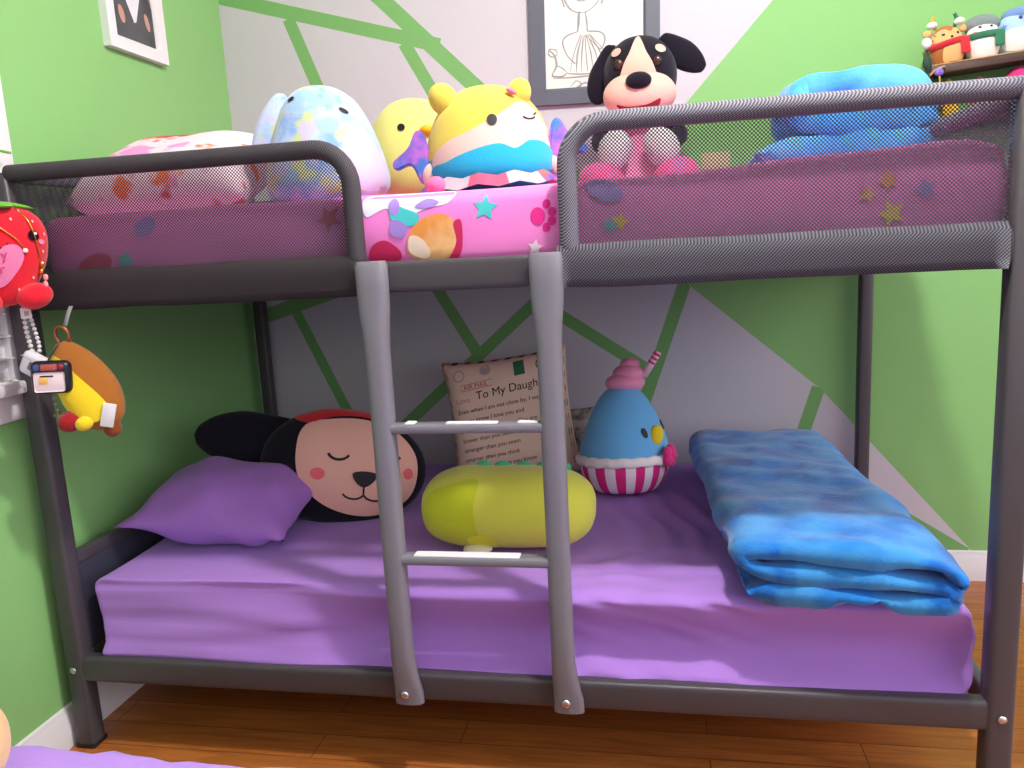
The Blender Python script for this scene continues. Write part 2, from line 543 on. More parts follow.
# ------------------------------------------------------------------ bunk bed
M_metal = mat('grey_bed_metal', (72, 67, 71), .42, .5)
M_metal2 = mat('ladder_metal', (124, 121, 129), .36, .5)
M_bolt = mat('bolt_chrome', (200, 200, 205), .25, .5, metal=.9)
M_sleeve_dark = weave_mat('dark_woven_sleeve', (54, 49, 52), (96, 92, 98), .0062, mixlight=.6)
M_sleeve = weave_mat('woven_sleeve', (66, 62, 70), (150, 148, 160), .0062, mixlight=.9)
M_net = weave_mat('open_net', (48, 43, 50), (104, 100, 112),   .0070, holes=.97, mixlight=.6, thr=.455, twill=1.8)
M_hem = mat('grey_hem_cloth', (76, 68, 72), .7, bump=.1)
M_strip = mat('strip_white', (240, 240, 240), .5)

BED = thing('bunk_bed', (0, 0, 0), 'dark grey metal bunk bed with mesh guards and a centre ladder', 'bed')
L, Wd = 2.0, 1.05
def post(x, y, r, top, lean=0):
    bm = bmn()
    add_sweep(bm, [(x + lean, y, 0), (x + lean * .6, y, .5), (x, y, top - .006), (x, y, top)], sq(r, r, 28, 4.5), up=(0, 1, 0), scale=lambda t: 1 if t < .99 else .86)
    p = part('post', bm, M_metal, BED, smooth='auto')
    bm = bmn(); add_box(bm, (x + lean - r - .001, y - r - .001, 0), (x + lean + r + .001, y + r + .001, .012), .003)
    part('foot_cap', bm, mat('black_plastic', (30, 30, 32), .5), p, smooth='auto')
    for z in (.203, 1.087):
        part('bolt', lathe([(0, .0085), (.003, .0085), (.005, .004), (.005, 0)], T(x, y - r, z) @ R('X', 90), n=12, sub=1), M_bolt, p)
    return p
post(0, 0, .0235, 1.345); post(L, 0, .0255, 1.35); post(0, Wd, .02, 1.345); post(L, Wd, .02, 1.345)

def rail(name, a, b, hz, ty, parent=BED, m=M_metal):
    bm = bmn(); add_sweep(bm, [a, b], sq(ty, hz, 24, 5)); return part(name, bm, m, parent, smooth='auto')
for nm, z in (('lower_side_rail', .2035), ('upper_side_rail', 1.0875)):
    rail(nm, (.02, -.003, z), (L - .02, -.003, z), .031, .017)
    rail(nm, (.02, Wd, z), (L - .02, Wd, z), .031, .015)
    nm2 = nm.replace('side', 'end')
    for x in (0, L): rail(nm2, (x, .02, z), (x, Wd - .02, z), .028, .014)
    bm = bmn()
    for k in range(14):
        x = .1 + k * 1.8 / 13
        add_box(bm, (x - .03, .01, z - .012), (x + .03, Wd - .01, z - .004), .002)
    part('slat_base', bm, M_metal, BED, smooth='auto')
# low headboard panel at the lower left end
bm = bmn(); add_box(bm, (-.012, .024, .23), (.012, Wd - .02, .455), .006); part('headboard_panel', bm, mat('navy_panel', (52, 52, 66), .5), BED, smooth='auto')
rail('headboard_rail', (0, .02, .462), (0, Wd - .02, .462), .016, .014)

# ladder
LAD = bpy.data.objects.new('ladder', None); COL.objects.link(LAD); LAD.parent = BED; LAD.location = (.995, -.03, .2); LAD['label'] = 'lighter grey ladder with two rungs'
def ladder_rail(x):
    bm = bmn()
    P = [(x + .008, -.034, .178), (x + .008, -.034, .20), (x + .003, -.034, .24), (x, -.034, .29), (x, -.034, .36), (x, -.034, .5), (x, -.034, .8), (x, -.034, .95), (x, -.034, .985), (x, -.034, 1.03), (x, -.034, 1.07), (x, -.034, 1.112), (x, -.034, 1.121)]
    ks = [(1.30, .6), (1.28, .62), (1.10, .8), (1.0, 1), (.97, 1), (.97, 1), (.97, 1), (1.0, 1), (1.1, 1), (1.28, .95), (1.32, .9), (1.32, .9), (1.2, .7)]
    path = [V(p) for p in P]
    def sc(t):
        i = round(t * (len(P) - 1)); return ks[i]
    add_sweep(bm, path, sq(.0245, .0225, 28, 2.6), up=(0, 1, 0), scale=sc)
    r = part('ladder_rail', bm, M_metal2, LAD, smooth='auto')
    return r
for x in (.8228, 1.1683): ladder_rail(x)
for x in (.826, 1.172):
    part('bolt', lathe([(0, .0095), (.004, .0095), (.0065, .005), (.0065, 0)], T(x, -.049, .203) @ R('X', 90), n=14, sub=1), M_bolt, BED)
def rung(z, strip_spans):
    bm = bmn(); add_sweep(bm, [(.84, -.034, z), (1.15, -.034, z)], sq(.017, .0105, 20, 4)); r = part('rung', bm, M_metal2, LAD, smooth='auto')
    for a, b, y0, y1 in strip_spans:
        bm = bmn(); add_box(bm, (a, y0, z + .009), (b, y1, z + .0125), .001, 1); part('white_strip', bm, M_strip, r, 'white strip on top of the rung', smooth='auto')  # thin white pieces laid along the rung top
    return r
rung(.785, [(.87, .89, -.046, -.022), (.955, 1.06, -.048, -.03), (1.10, 1.14, -.044, -.026)])
rung(.506, [(.868, 1.09, -.047, -.022)])

# mesh guards: woven sleeve over a tube loop, open net inside, band wrapped round the rail
def guard(x0, x1, yb, round_left, round_right, ztop, label):
    g = bpy.data.objects.new('mesh_guard', None); COL.objects.link(g); g.parent = BED; g.location = ((x0 + x1) / 2, yb, 1.09); g['label'] = label
    r = .0185; zb = 1.10; zt = ztop - r; rc = .075
    a, b = x0 + r, x1 - r
    P = []
    if round_left: P += [V((a, yb, zb)), V((a, yb, zt - rc))] + [V((a + rc - rc * math.cos(t), yb, zt - rc + rc * math.sin(t))) for t in [PI / 2 * k / 8 for k in range(1, 9)]]
    else: P += [V((a, yb, zt))]
    if round_right: P += [V((b - rc + rc * math.sin(t), yb, zt - rc + rc * math.cos(t))) for t in [PI / 2 * k / 8 for k in range(0, 9)]] + [V((b, yb, zb))]
    else: P += [V((b, yb, zt))]
    Q = [P[0]]
    for p in P[1:]:
        n = max(1, int((p - Q[-1]).length / .03)); q0 = Q[-1]
        for k in range(1, n + 1): Q.append(q0.lerp(p, k / n))
    bm = bmn(); add_sweep(bm, Q, circ(r, 14), up=(0, 1, 0)); part('sleeve', bm, M_sleeve if round_left else M_sleeve_dark, g)
    # net
    bm = bmn(); xs0, xs1 = a, b
    out = [(p.x, p.z) for p in P]
    if not round_left: out = [(a, zb)] + out
    if not round_right: out = out + [(b, zb)]
    pb = patch_bm(out, .03)
    for v in pb.verts: v.co = V((v.co.x, yb + .004 + .004 * math.sin(v.co.x * 5) * math.sin((v.co.y - 1.1) * 12), v.co.y))
    bmesh.ops.recalc_face_normals(pb, faces=pb.faces[:])
    part('net', pb, M_net, g, 'see-through woven net')
    # hem wrapped round the rail
    bm = bmn(); xa, xb_ = (x0 + .03 if not round_left else x0 - .006), (x1 - .03 if not round_right else x1 + .004)
    N = 30; prof = [(.03, 1.132), (-.012, 1.134), (-.024, 1.122), (-.026, 1.10), (-.026, 1.07), (-.022, 1.052), (.02, 1.05)]
    rows = []
    for i in range(N + 1):
        t = i / N; x = xa + (xb_ - xa) * t
        row = []
        for (y, z) in prof:
            xx = x
            k = (1.134 - z) / .084
            if round_right and t > .93: xx = x - .014 * (1 - k) * (t - .93) / .07
            if round_left and t < .07: xx = x + .016 * k * 0 + .004 * k
            row.append(bm.verts.new((xx, y - .001 * noise.noise(V((x * 9, z * 20, 0))), z + .003 * noise.noise(V((x * 6, z * 9, 4))))))
        rows.append(row)
    for A, B in zip(rows, rows[1:]):
        for j in range(len(prof) - 1): bm.faces.new((A[j], A[j + 1], B[j + 1], B[j]))
    bmesh.ops.solidify(bm, geom=bm.faces[:], thickness=.002)
    bmesh.ops.recalc_face_normals(bm, faces=bm.faces[:])
    part('hem', bm, M_sleeve if round_left else M_hem, g)
    return g
guard(.0, .803, -.004, False, True, 1.362, 'left mesh guard')
guard(1.193, 2.0, -.004, True, False, 1.372, 'right mesh guard')
# end guards and rear guard
for x, nm in ((0, 'left end guard'), (L, 'right end guard')):
    g = bpy.data.objects.new('mesh_guard', None); COL.objects.link(g); g.parent = BED; g.location = (x, .5, 1.09); g['label'] = nm
    bm = bmn(); add_tube(bm, [(x, .02, 1.345), (x, Wd - .02, 1.345)], .0185, 14, 0); part('sleeve', bm, M_sleeve, g)
    bm = bmn(); vs = [bm.verts.new(p) for p in ((x, .02, 1.10), (x, Wd - .02, 1.10), (x, Wd - .02, 1.34), (x, .02, 1.34))]; bm.faces.new(vs)
    part('net', bm, M_net, g, smooth=False)
rail('rear_guard_rail', (.02, Wd, 1.32), (L - .02, Wd, 1.32), .012, .012)
bm = bmn(); add_box(bm, (1.515, Wd - .018, 1.335), (1.60, Wd - .012, 1.385), .003); part('care_label', bm, mat('cream_label', (206, 190, 150), .7), BED, 'cream label on the rear guard rail', smooth='auto')

# ------------------------------------------------------------------ mattresses
M_purple = mat('purple_cotton', (174, 128, 212), .85, .15, sheen=.15, bump=.12, bscale=500)
def sstep(a, b, x):
    t = max(0, min(1, (x - a) / (b - a))); return t * t * (3 - 2 * t)
def dl(p, n):
    o = V((0, 0, 0)); x, y, z = p
    wf = max(0, -n.y) ** 1.5; wt = max(0, n.z) ** 1.5; wr_ = max(0, n.x) ** 1.5; wl = max(0, -n.x) ** 1.5
    tz = max(0, min(1, (z - .2) / .2))
    left = 1 - sstep(.52, .74, x); mid = sstep(.52, .74, x)
    # front side: leans out and rumpled at the left end, tucked in under its top edge from the ladder rightwards
    yy = left * .030 * tz + mid * .056 * math.sin(PI * min(1, max(0, (tz - .12) / .88))) ** .8 * (.6 + .4 * sstep(1.0, .4, tz))
    yy -= .016 * math.exp(-((z - .232 - .012 * math.sin(x * 5 + 1)) / .02) ** 2)
    yy -= .013 * left * noise.noise(V((x * 3.0, z * 36, 1.0)))
    yy -= .014 * sstep(1.1, 1.2, x) * (1 - sstep(1.45, 1.7, x)) * noise.noise(V((x * 4, z * 40 + x * 14, 1.0)))
    o.y += wf * yy
    zz = .006 * noise.noise(V((x * 3, y * 4, 2)))
    k = math.exp(-(((x - 1.40) / .14) ** 2 + ((y - .48) / .22) ** 2))
    zz += .010 * k * math.sin((x + y * .30 + .05 * noise.noise(V((x * 6, y * 6, 0)))) * 78)
    k = math.exp(-(((x - 1.3) / .22) ** 2 + ((y - .13) / .12) ** 2))
    zz += .016 * k * noise.noise(V((x * 9 + y * 12, y * 22 - x * 6, 0)))
    k = math.exp(-(((x - .45) / .35) ** 2 + ((y - .12) / .12) ** 2)); zz += .004 * k * noise.noise(V((x * 6, y * 26, 0)))
    o.z += wt * zz
    o.x += wr_ * (.014 * math.sin(PI * tz) + .009 * noise.noise(V((y * 6, z * 22, 5)))) + wl * .035 * (1 - tz)
    return o
LM = obj('mattress', soft_box((.042, .002, .212), (1.955, 1.02, .415), .032, .014, dl), M_purple, loc=(1, .5, .212))
tag(LM, 'lower bunk mattress in a plain purple fitted sheet', 'mattress', 'bunk mattresses')

M_pink = mat('pink_printed_sheet', (246, 136, 210), .8, .15, sheen=.1, bump=.1, bscale=500)
def du(p, n):
    o = V((0, 0, 0))
    if n.y < -.5: o.y += .004 * noise.noise(V((p.x * 5, p.z * 14, 3))) - .006 * math.sin(max(0, min(1, (p.z - 1.115) / .14)) * PI)
    if n.z > .5:
        o.z += .006 * noise.noise(V((p.x * 5, p.y * 5, 7))) + .026 * sstep(1.25, 1.88, p.x) * (1 - .5 * sstep(1.90, 1.99, p.x))
    return o
ubm = soft_box((.05, .022, 1.10), (1.985, 1.02, 1.252), .03, .02, du)
utree = bvh(ubm)
UM = obj('mattress', ubm, M_pink, loc=(1, .5, 1.10))
tag(UM, 'upper bunk mattress in a pink sheet printed with stars and a paw', 'mattress', 'bunk mattresses')
F0 = T(0, 0, 0)
M_teal = mat('print_teal', (72, 196, 196), .8); M_hot = mat('print_hot_pink', (228, 40, 140), .8); M_pale = mat('print_pale', (240, 214, 232), .8)
M_orange = mat('print_orange', (232, 150, 70), .8, vary=[(244, 190, 130)], vscale=14); M_crim = mat('print_crimson', (208, 36, 92), .8)
M_lil = mat('print_lilac', (166, 134, 214), .8); M_cloud = mat('print_cloud', (232, 232, 244), .8); M_yel = mat('print_yellow', (240, 214, 60), .8)
def prt(nm, polys, m, off=.0006): decal_each(nm, polys, utree, F0, m, UM, .012, off, .0006)
prt('printed_star', [star(1.047, 1.212, .026, 8)], M_teal)
prt('printed_star', [star(1.142, 1.131, .016, 10)], M_pale)
prt('printed_paw', [oval(1.150, 1.190, .014, .017), oval(1.168, 1.212, .008, .009), oval(1.178, 1.197, .008, .009), oval(1.177, 1.180, .008, .009), oval(1.166, 1.168, .008, .009)], M_hot)
prt('printed_cloud', [smooth_poly([(.803, 1.208), (.80, 1.245), (.85, 1.249), (.93, 1.249), (.985, 1.248), (.972, 1.226), (.93, 1.218), (.885, 1.205), (.845, 1.222)])], M_cloud)
prt('printed_blot', [smooth_poly([(.855, 1.20), (.852, 1.232), (.88, 1.222), (.912, 1.206), (.905, 1.188), (.88, 1.186)])], M_teal, .0012)
prt('printed_blot', [smooth_poly([(.850, 1.178), (.858, 1.20), (.885, 1.188), (.880, 1.166), (.862, 1.165)]), oval(.862, 1.224, .012, .016), smooth_poly([(.905, 1.222), (.93, 1.236), (.955, 1.228), (.93, 1.218)])], M_lil, .0016)
prt('printed_blot', [smooth_poly([(.885, 1.13), (.888, 1.165), (.915, 1.196), (.955, 1.206), (.985, 1.190), (.986, 1.155), (.968, 1.122), (.92, 1.118)])], M_orange, .0018)
prt('printed_blot', [smooth_poly([(.982, 1.186), (.998, 1.19), (.997, 1.14), (.985, 1.118), (.970, 1.12), (.986, 1.15)]), smooth_poly([(.805, 1.122), (.81, 1.15), (.84, 1.160), (.868, 1.138), (.862, 1.12)])], M_crim, .0022)
prt('printed_blot', [smooth_poly([(.888, 1.135), (.892, 1.166), (.915, 1.16), (.93, 1.135), (.92, 1.121)])], mat('print_cream', (246, 220, 200), .8), .0026)
rs = random.Random(4)
for m_, k in ((M_teal, 2), (M_yel, 2), (M_orange, 2), (M_lil, 3), (M_crim, 2)):
    P_ = []
    for i in range(k):
        x = rs.choice([rs.uniform(.1, .75), rs.uniform(1.25, 1.9), rs.uniform(1.25, 1.9)]); z = rs.uniform(1.14, 1.23)
        P_.append(star(x, z, rs.uniform(.015, .03), rs.uniform(0, 70)) if rs.random() < .5 else oval(x, z, rs.uniform(.02, .045), rs.uniform(.012, .022), 20, rs.uniform(-30, 30)))
    prt('printed_motif', P_, m_, .001 + .0005 * k)

# ------------------------------------------------------------------ lower bunk: pillow, cushions, plush, blanket
ZT = .421
o = obj('pillow', cushion(.445, .35, .20, T(.246, .315, ZT + .090) @ R('Z', 3) @ R('Y', 5) @ R('X', -80), pull=.10, seed=2, wr=.015, wf=14, q=.72, pw=2), mat('purple_pillowcase', (162, 112, 196), .85, .15, sheen=.15, bump=.1, bscale=500), loc=(.246, .315, ZT))
tag(o, 'plump purple pillow lying at the left end of the lower bunk', 'pillow')

# black round cushion with a peach front, a sleeping dog's face and one long ear
M_black = plush('black_plush', (26, 24, 34), sheen=.12); M_peach = plush('peach_plush', (232, 178, 160)); M_ink = mat('ink_black', (22, 18, 24), .5, .3)
CM = T(.495, .50, ZT + .128) @ R('Z', 10) @ R('Y', 9) @ R('X', -16)
cb = ell(.232, .088, .165, CM, n=44, p=2.1, amp=.006, freq=9)
ct = bvh(cb)
C = obj('cushion', cb, M_black, loc=(.495, .45, ZT)); tag(C, 'round black cushion with a peach front and long black ear beside the purple pillow', 'cushion')
ear = lathe([(0, 0), (.012, .045), (.06, .072), (.13, .086), (.20, .090), (.27, .070), (.315, .036), (.33, 0)], CM @ T(-.10, .045, .060) @ R('Y', -92) @ R('X', 8), sx=.85, sy=.42, n=32, amp=.004)
part('ear', ear, M_black, C)
fp = [(-.105, .105), (-.03, .130), (.06, .135), (.14, .112), (.198, .058), (.212, -.01), (.19, -.072), (.12, -.118), (.04, -.124), (-.04, -.098), (-.10, -.042), (-.118, .035)]
decal('front_panel', smooth_poly(fp, 8), ct, CM, M_peach, C, .014, .001, .003)
part('closed_eye', decals_bm([band(arc(.0, .042, .030, .022, 200, 340), .007)], ct, CM, .008, .005, .001), M_ink, C, smooth='auto')
part('closed_eye', decals_bm([band(arc(.135, .050, .028, .022, 200, 340), .007)], ct, CM, .008, .005, .001), M_ink, C, smooth='auto')
decal('nose', smooth_poly([(.045, -.012), (.078, -.004), (.108, -.010), (.098, -.034), (.078, -.046), (.056, -.036)], 5), ct, CM, M_ink, C, .008, .005, .003)
part('mouth', decals_bm([band([(.077, -.045), (.078, -.066)], .005), band(arc(.050, -.062, .028, .018, 200, 345), .005), band(arc(.106, -.062, .028, .018, 195, 340), .005)], ct, CM, .008, .005, .001), M_ink, C, smooth='auto')
decal('cheek', oval(-.05, -.022, .020, .016), ct, CM, plush('blush', (240, 110, 120)), C, .01, .005, .001)
decal('cheek', oval(.187, .0, .012, .015), ct, CM, plush('blush', (240, 110, 120)), C, .01, .005, .001)
decal('red_band', smooth_poly([(-.15, .128), (-.10, .112), (-.03, .136), (.05, .142), (.12, .124), (.15, .128), (.05, .158), (-.06, .156)], 6), ct, CM, plush('red_plush', (206, 34, 44)), C, .012, .002, .003)

# message cushion leaning on the back wall
M_env = mat('printed_cotton', (236, 204, 184), .85, .15, bump=.08, bscale=500)
PM = T(.917, .845, ZT + .192) @ R('Z', 3) @ R('X', -14) @ R('Y', -6.5)
pb = cushion(.40, .395, .13, PM, pull=.07, seed=5, wr=.004)
pt = bvh(pb)
E = obj('throw_cushion', pb, M_env, loc=(.905, .82, ZT)); tag(E, 'square cream throw cushion printed with a letter beginning To My Daughter', 'cushion')
M_txt = mat('print_black', (34, 26, 28), .8); M_red = mat('print_red', (196, 60, 60), .8); M_grn = mat('print_green', (50, 110, 76), .8)
X0 = -.155
text_part('heading_text', [('To My Daughter,', .0355, -.092, .062)], pt, PM, M_txt, E, weight=.0008, rot=5)
body = ['Even when I am not close by, I want', 'you to know I love you and', '& I am so proud of you. You are', 'braver than you believe', 'stronger than you seem', 'smarter than you think', '& loved more than you know']
text_part('letter_text', [(s_, .0185, X0 + (.0 if i < 3 else .005), .022 - .0295 * i) for i, s_ in enumerate(body)], pt, PM, M_txt, E, weight=.0004, rot=4)
text_part('stamp_text', [('AIR MAIL', .02, -.128, .096)], pt, PM, M_red, E, weight=.0006, rot=4, shear=0)
part('stamp_frame', decals_bm([band([(-.134, .092), (-.035, .100), (-.037, .119), (-.136, .111), (-.134, .092)], .0015)], pt, PM, .02, .001, 0), M_red, E, smooth=False)
text_part('faded_text', [('Love', .024, -.158, .055)], pt, PM, mat('print_fade', (206, 150, 140), .8), E, rot=4)
decal('postage_stamp', [(.035, .118), (.068, .121), (.066, .166), (.033, .163)], pt, PM, M_grn, E, .012, .0008, .0004)
decal_each('postmark', [band(arc(-.14, .142, .017, .017, 0, 359, 24), .004), oval(-.055, .150, .018, .016)], pt, PM, mat('print_grey', (190, 166, 156), .8), E, .02, .0008, 0)
decal_each('postmark', [band(arc(.122, .145, .018, .018, 0, 359, 24), .003), [(.112, .138), (.132, .141), (.134, .149), (.122, .143), (.116, .147)]], pt, PM, M_txt, E, .02, .0008, 0)
stripe_r, stripe_k = [], []
for s_ in range(4):
    for k in range(8):
        t0 = -.17 + k * .0435
        seg = [(t0, .185), (t0 + .02, .185), (t0 + .026, .196), (t0 + .006, .196)]
        q = [(a, b) if s_ == 0 else ((-b, a) if s_ == 1 else ((a, -b) if s_ == 2 else (b, a))) for a, b in seg]
        q = [(max(-.197, min(.197, a * .985)), max(-.195, min(.195, b))) for a, b in q]
        q = [(a * (1 - .07 * (1 - (b / .2) ** 2) * abs(a / .2) ** 3), b * (1 - .07 * (1 - (a / .2) ** 2) * abs(b / .2) ** 3)) for a, b in q]
        (stripe_r if k % 2 else stripe_k).append(q)
decal_each('airmail_stripe', stripe_r, pt, PM, M_red, E, .02, .0008, 0)
decal_each('airmail_stripe', stripe_k, pt, PM, mat('print_navy', (40, 40, 62), .8), E, .02, .0008, 0)

# small grey patterned cushion peeking out behind it
o = obj('cushion', cushion(.16, .20, .07, T(1.09, .93, ZT + .10) @ R('X', -10), seed=8), mat('grey_print_cloth', (120, 124, 112), .85, vary=[(70, 84, 74), (176, 170, 160)], vscale=28), loc=(1.09, .93, ZT))
tag(o, 'small grey green patterned cushion half hidden behind the letter cushion', 'cushion')

# lime plush lying on its front
M_lime = plush('lime_plush', (214, 216, 80)); M_lime2 = plush('lime_plush_bright', (196, 206, 44)); M_mint = plush('mint_plush', (64, 178, 130))
LMx = T(1.008, .285, ZT + .094) @ R('Z', -3) @ R('Y', 90)
lb = lathe([(-.213, 0), (-.206, .045), (-.18, .084), (-.12, .106), (-.03, .110), (.08, .110), (.15, .098), (.193, .068), (.209, .035), (.213, 0)], LMx, n=44, sx=.86, sy=1.05, p=2.3, amp=.005, freq=8)
lt = bvh(lb)
LF = T(1.008, .285, ZT + .094) @ R('Z', -3) @ Matrix.Diagonal((1, 1, .86, 1))
G = obj('plush_dinosaur', lb, M_lime, loc=(1.005, .30, ZT)); tag(G, 'long lime green plush lying on its belly behind the ladder', 'plush toy')
decal('side_patch', smooth_poly([(-.19, -.045), (-.196, .01), (-.17, .062), (-.11, .088), (-.055, .092), (-.058, .03), (-.050, -.04), (-.05, -.092), (-.11, -.098), (-.165, -.08)], 6), lt, LF, M_lime2, G, .014, .0006, .001)
decal('side_patch', smooth_poly([(-.07, -.05), (-.03, -.044), (-.01, -.07), (-.02, -.098), (-.06, -.096), (-.08, -.07)], 6), lt, LF, plush('lime_plush_lemon', (226, 226, 30)), G, .014, .001, .001)
for i, x in enumerate((-.068, -.02, .035, .085, .13)):
    part('back_spike', ell(.022, .008, .018, LF @ T(x, .035, .100)), M_mint, G)
part('foot', ell(.035, .03, .014, LF @ T(-.06, -.085, -.094)), plush('cream_plush', (226, 216, 190)), G)

# round blue bird plush in a striped cup
BX, BY = 1.272, .70
BM = T(BX, BY, ZT) @ R('Z', 50) @ R('X', -5) @ R('Y', 5)
M_blue = plush('sky_blue_plush', (104, 176, 226)); M_cream = plush('white_plush', (240, 232, 230)); M_rose = plush('rose_plush', (238, 150, 186)); M_mag = plush('magenta_plush', (222, 52, 128))
prof = [(0, 0), (.0, .06), (.012, .098), (.05, .124), (.10, .134), (.15, .128), (.20, .110), (.25, .084), (.285, .056), (.303, .028), (.308, 0)]
bb = lathe(prof, BM, n=48, sx=1.0, sy=.92, amp=.003, freq=8)
bt = bvh(bb)
B = obj('plush_bird', bb, M_blue, loc=(BX, BY, ZT)); tag(B, 'round blue plush bird with yellow beak in a pink striped cup', 'plush toy')
cupm = stripes_mat('cup_stripes', (246, 236, 240), (232, 54, 138), 13, .12)
cup = lathe([(-.001, 0), (-.001, .062), (.011, .101), (.05, .127), (.085, .1355), (.088, .133)], BM, n=60, sx=1.0, sy=.92, amp=.002)
c = part('striped_cup', cup, cupm, B)
bm = bmn()
N = 60
pth = [BM @ V(((.139 + .003 * math.sin(k * 2.4)) * math.cos(2 * PI * k / N), .92 * (.139 + .003 * math.sin(k * 2.4)) * math.sin(2 * PI * k / N), .098 + .002 * math.sin(k * 1.9))) for k in range(N)]
add_sweep(bm, pth, circ(.0075, 10, .014), closed=True); part('fluffy_trim', bm, M_cream, B)
part('beak', ell(.024, .016, .030, BM @ T(.012, -.112, .166) @ R('Y', 18)), plush('beak_yellow', (228, 200, 40)), B)
for a, zz in ((-.032, .176), (.066, .190)):
    decal('eye', oval(a, zz, .008, .014, 20, 8), bt, BM, M_ink, B, .01, .001, .002)
part('topping', join(join(ell(.060, .055, .030, BM @ T(.012, 0, .312)), ell(.046, .045, .028, BM @ T(.024, -.003, .338))), ell(.03, .03, .022, BM @ T(.036, 0, .362))), M_rose, B)
bm = bmn(); add_tube(bm, [(BM @ V((.05, -.04, .33))), (BM @ V((.075, -.075, .398)))], .0105, 14, 0)
strawm = mat('straw_stripes', (240, 200, 214), .8)
c = part('straw', bm, strawm, B)
for k in range(3):
    t0 = .52 + k * .17; a, b = V((.05, -.04, .33)), V((.075, -.075, .398))
    bm = bmn(); add_tube(bm, [BM @ a.lerp(b, t0), BM @ a.lerp(b, t0 + .075)], .0112, 14, 0); part('straw_stripe', bm, M_mag, c)
bm = bmn()
for k in range(5):
    a = 2 * PI * k / 5; join(bm, ell(.017, .012, .017, BM @ R('Z', 14) @ T(.017 * math.cos(a), -.143, .108 + .017 * math.sin(a)), n=14))
part('flower', bm, M_mag, B)

# folded blankets: a thick fleece ribbon folded over itself in cross-section, swept front to back
def folded_blanket(W_, D_, t, M, seed, path=None, wav=.006, sag=0.0, endround=.05, skew=0.0):
    if path is None:
        path = [(a * W_, b * t) for a, b in ((.03, .5), (.3, .48), (.7, .5), (.93, .6), (1.0, 1.0), (.93, 1.42), (.7, 1.5), (.35, 1.5), (.09, 1.58), (.015, 2.0), (.08, 2.45), (.35, 2.52), (.7, 2.5), (.92, 2.38), (1.005, 1.85), (1.01, 1.45))]
    C_ = catmull([(a, 0, b) for a, b in path], 7)
    bm = bmn(); ny = 42; secs = []
    for j in range(ny + 1):
        s_ = j / ny
        y = D_ * s_
        e = min(1, min(s_, 1 - s_) * D_ / endround); rr = math.sqrt(max(0, 1 - (1 - e) ** 2))        # rounded ends
        ring_o, ring_i = [], []
        for i, p in enumerate(C_):
            tn = (C_[min(i + 1, len(C_) - 1)] - C_[max(i - 1, 0)]).normalized(); nn = V((tn.z, 0, -tn.x))
            hh = t * .50 * (.70 + .30 * rr) * (math.sin(min(1, min(i, len(C_) - 1 - i) / 4) * PI / 2) * .75 + .25)
            def off(q, sg):
                w1 = noise.noise(V((q.x * 7 + seed, y * 9, q.z * 9 + seed)))
                w2 = noise.noise(V((q.x * 16, y * 22 + seed, q.z * 16)))
                w3 = noise.noise(V((q.x * 3 + 5, (y + q.x * .25) * 14, seed)))
                w4 = noise.noise(V((q.x * 5 + seed * 2, (y - q.x * .35) * 8, q.z * 4))); k = wav * (1 + 0.55 * max(0, 1 - y / .25)) * (w1 + .5 * w2 + .9 * w3 - 1.1 * max(0, 1 - abs(w4) * 7) * (1 if sg > 0 else 0))
                return q + nn * sg * k + V((0, skew * q.x / W_ * (1 - s_) + (1 - e) * .0 + .012 * noise.noise(V((i * .13, seed, s_ * 2))), sag * (s_ - .5) ** 2))
            ring_o.append(off(V((p.x, y, p.z)) + nn * hh, 1)); ring_i.append(off(V((p.x, y, p.z)) - nn * hh, -1))
        secs.append([bm.verts.new(q) for q in ring_o + ring_i[::-1]])
    m = len(secs[0])
    for A, B_ in zip(secs, secs[1:]):
        for k in range(m): bm.faces.new((A[k], A[(k + 1) % m], B_[(k + 1) % m], B_[k]))
    h = m // 2
    for Sx, rev in ((secs[0], False), (secs[-1], True)):
        for k in range(h - 1):
            q = (Sx[k], Sx[k + 1], Sx[m - 2 - k], Sx[m - 1 - k]); bm.faces.new(q[::-1] if rev else q)
    bmesh.ops.recalc_face_normals(bm, faces=bm.faces[:])
    bm.transform(M); bm.normal_update(); return bm
M_fleece = plush('royal_blue_fleece', (34, 122, 206), sheen=.35, bump=.35, bscale=140, vary=[(22, 92, 176), (64, 146, 212)], vscale=9, vsharp=(.42, .62))
fb = folded_blanket(.372, .955, .041, T(1.522, -.026, ZT + .006) @ R('Z', 3.0), 3, None, .010, endround=.06, skew=-.075)
o = obj('folded_blanket', fb, M_fleece, loc=(1.7, .45, ZT)); tag(o, 'royal blue fleece blanket folded across the right end of the lower bunk', 'blanket', 'folded blue blankets')

# ------------------------------------------------------------------ upper bunk
ZU = 1.262
o = obj('pillow', cushion(.42, .34, .16, T(.265, .26, ZU + .082) @ R('Z', 4) @ R('X', -68), pull=.1, seed=12, wr=.006), mat('printed_pillowcase', (238, 214, 226), .85, vary=[(206, 60, 66), (236, 120, 60), (226, 150, 206)], vscale=7, vsharp=(.56, .6)), loc=(.265, .26, ZU))
tag(o, 'pillow in a pink white and red printed case behind the left mesh guard', 'pillow')

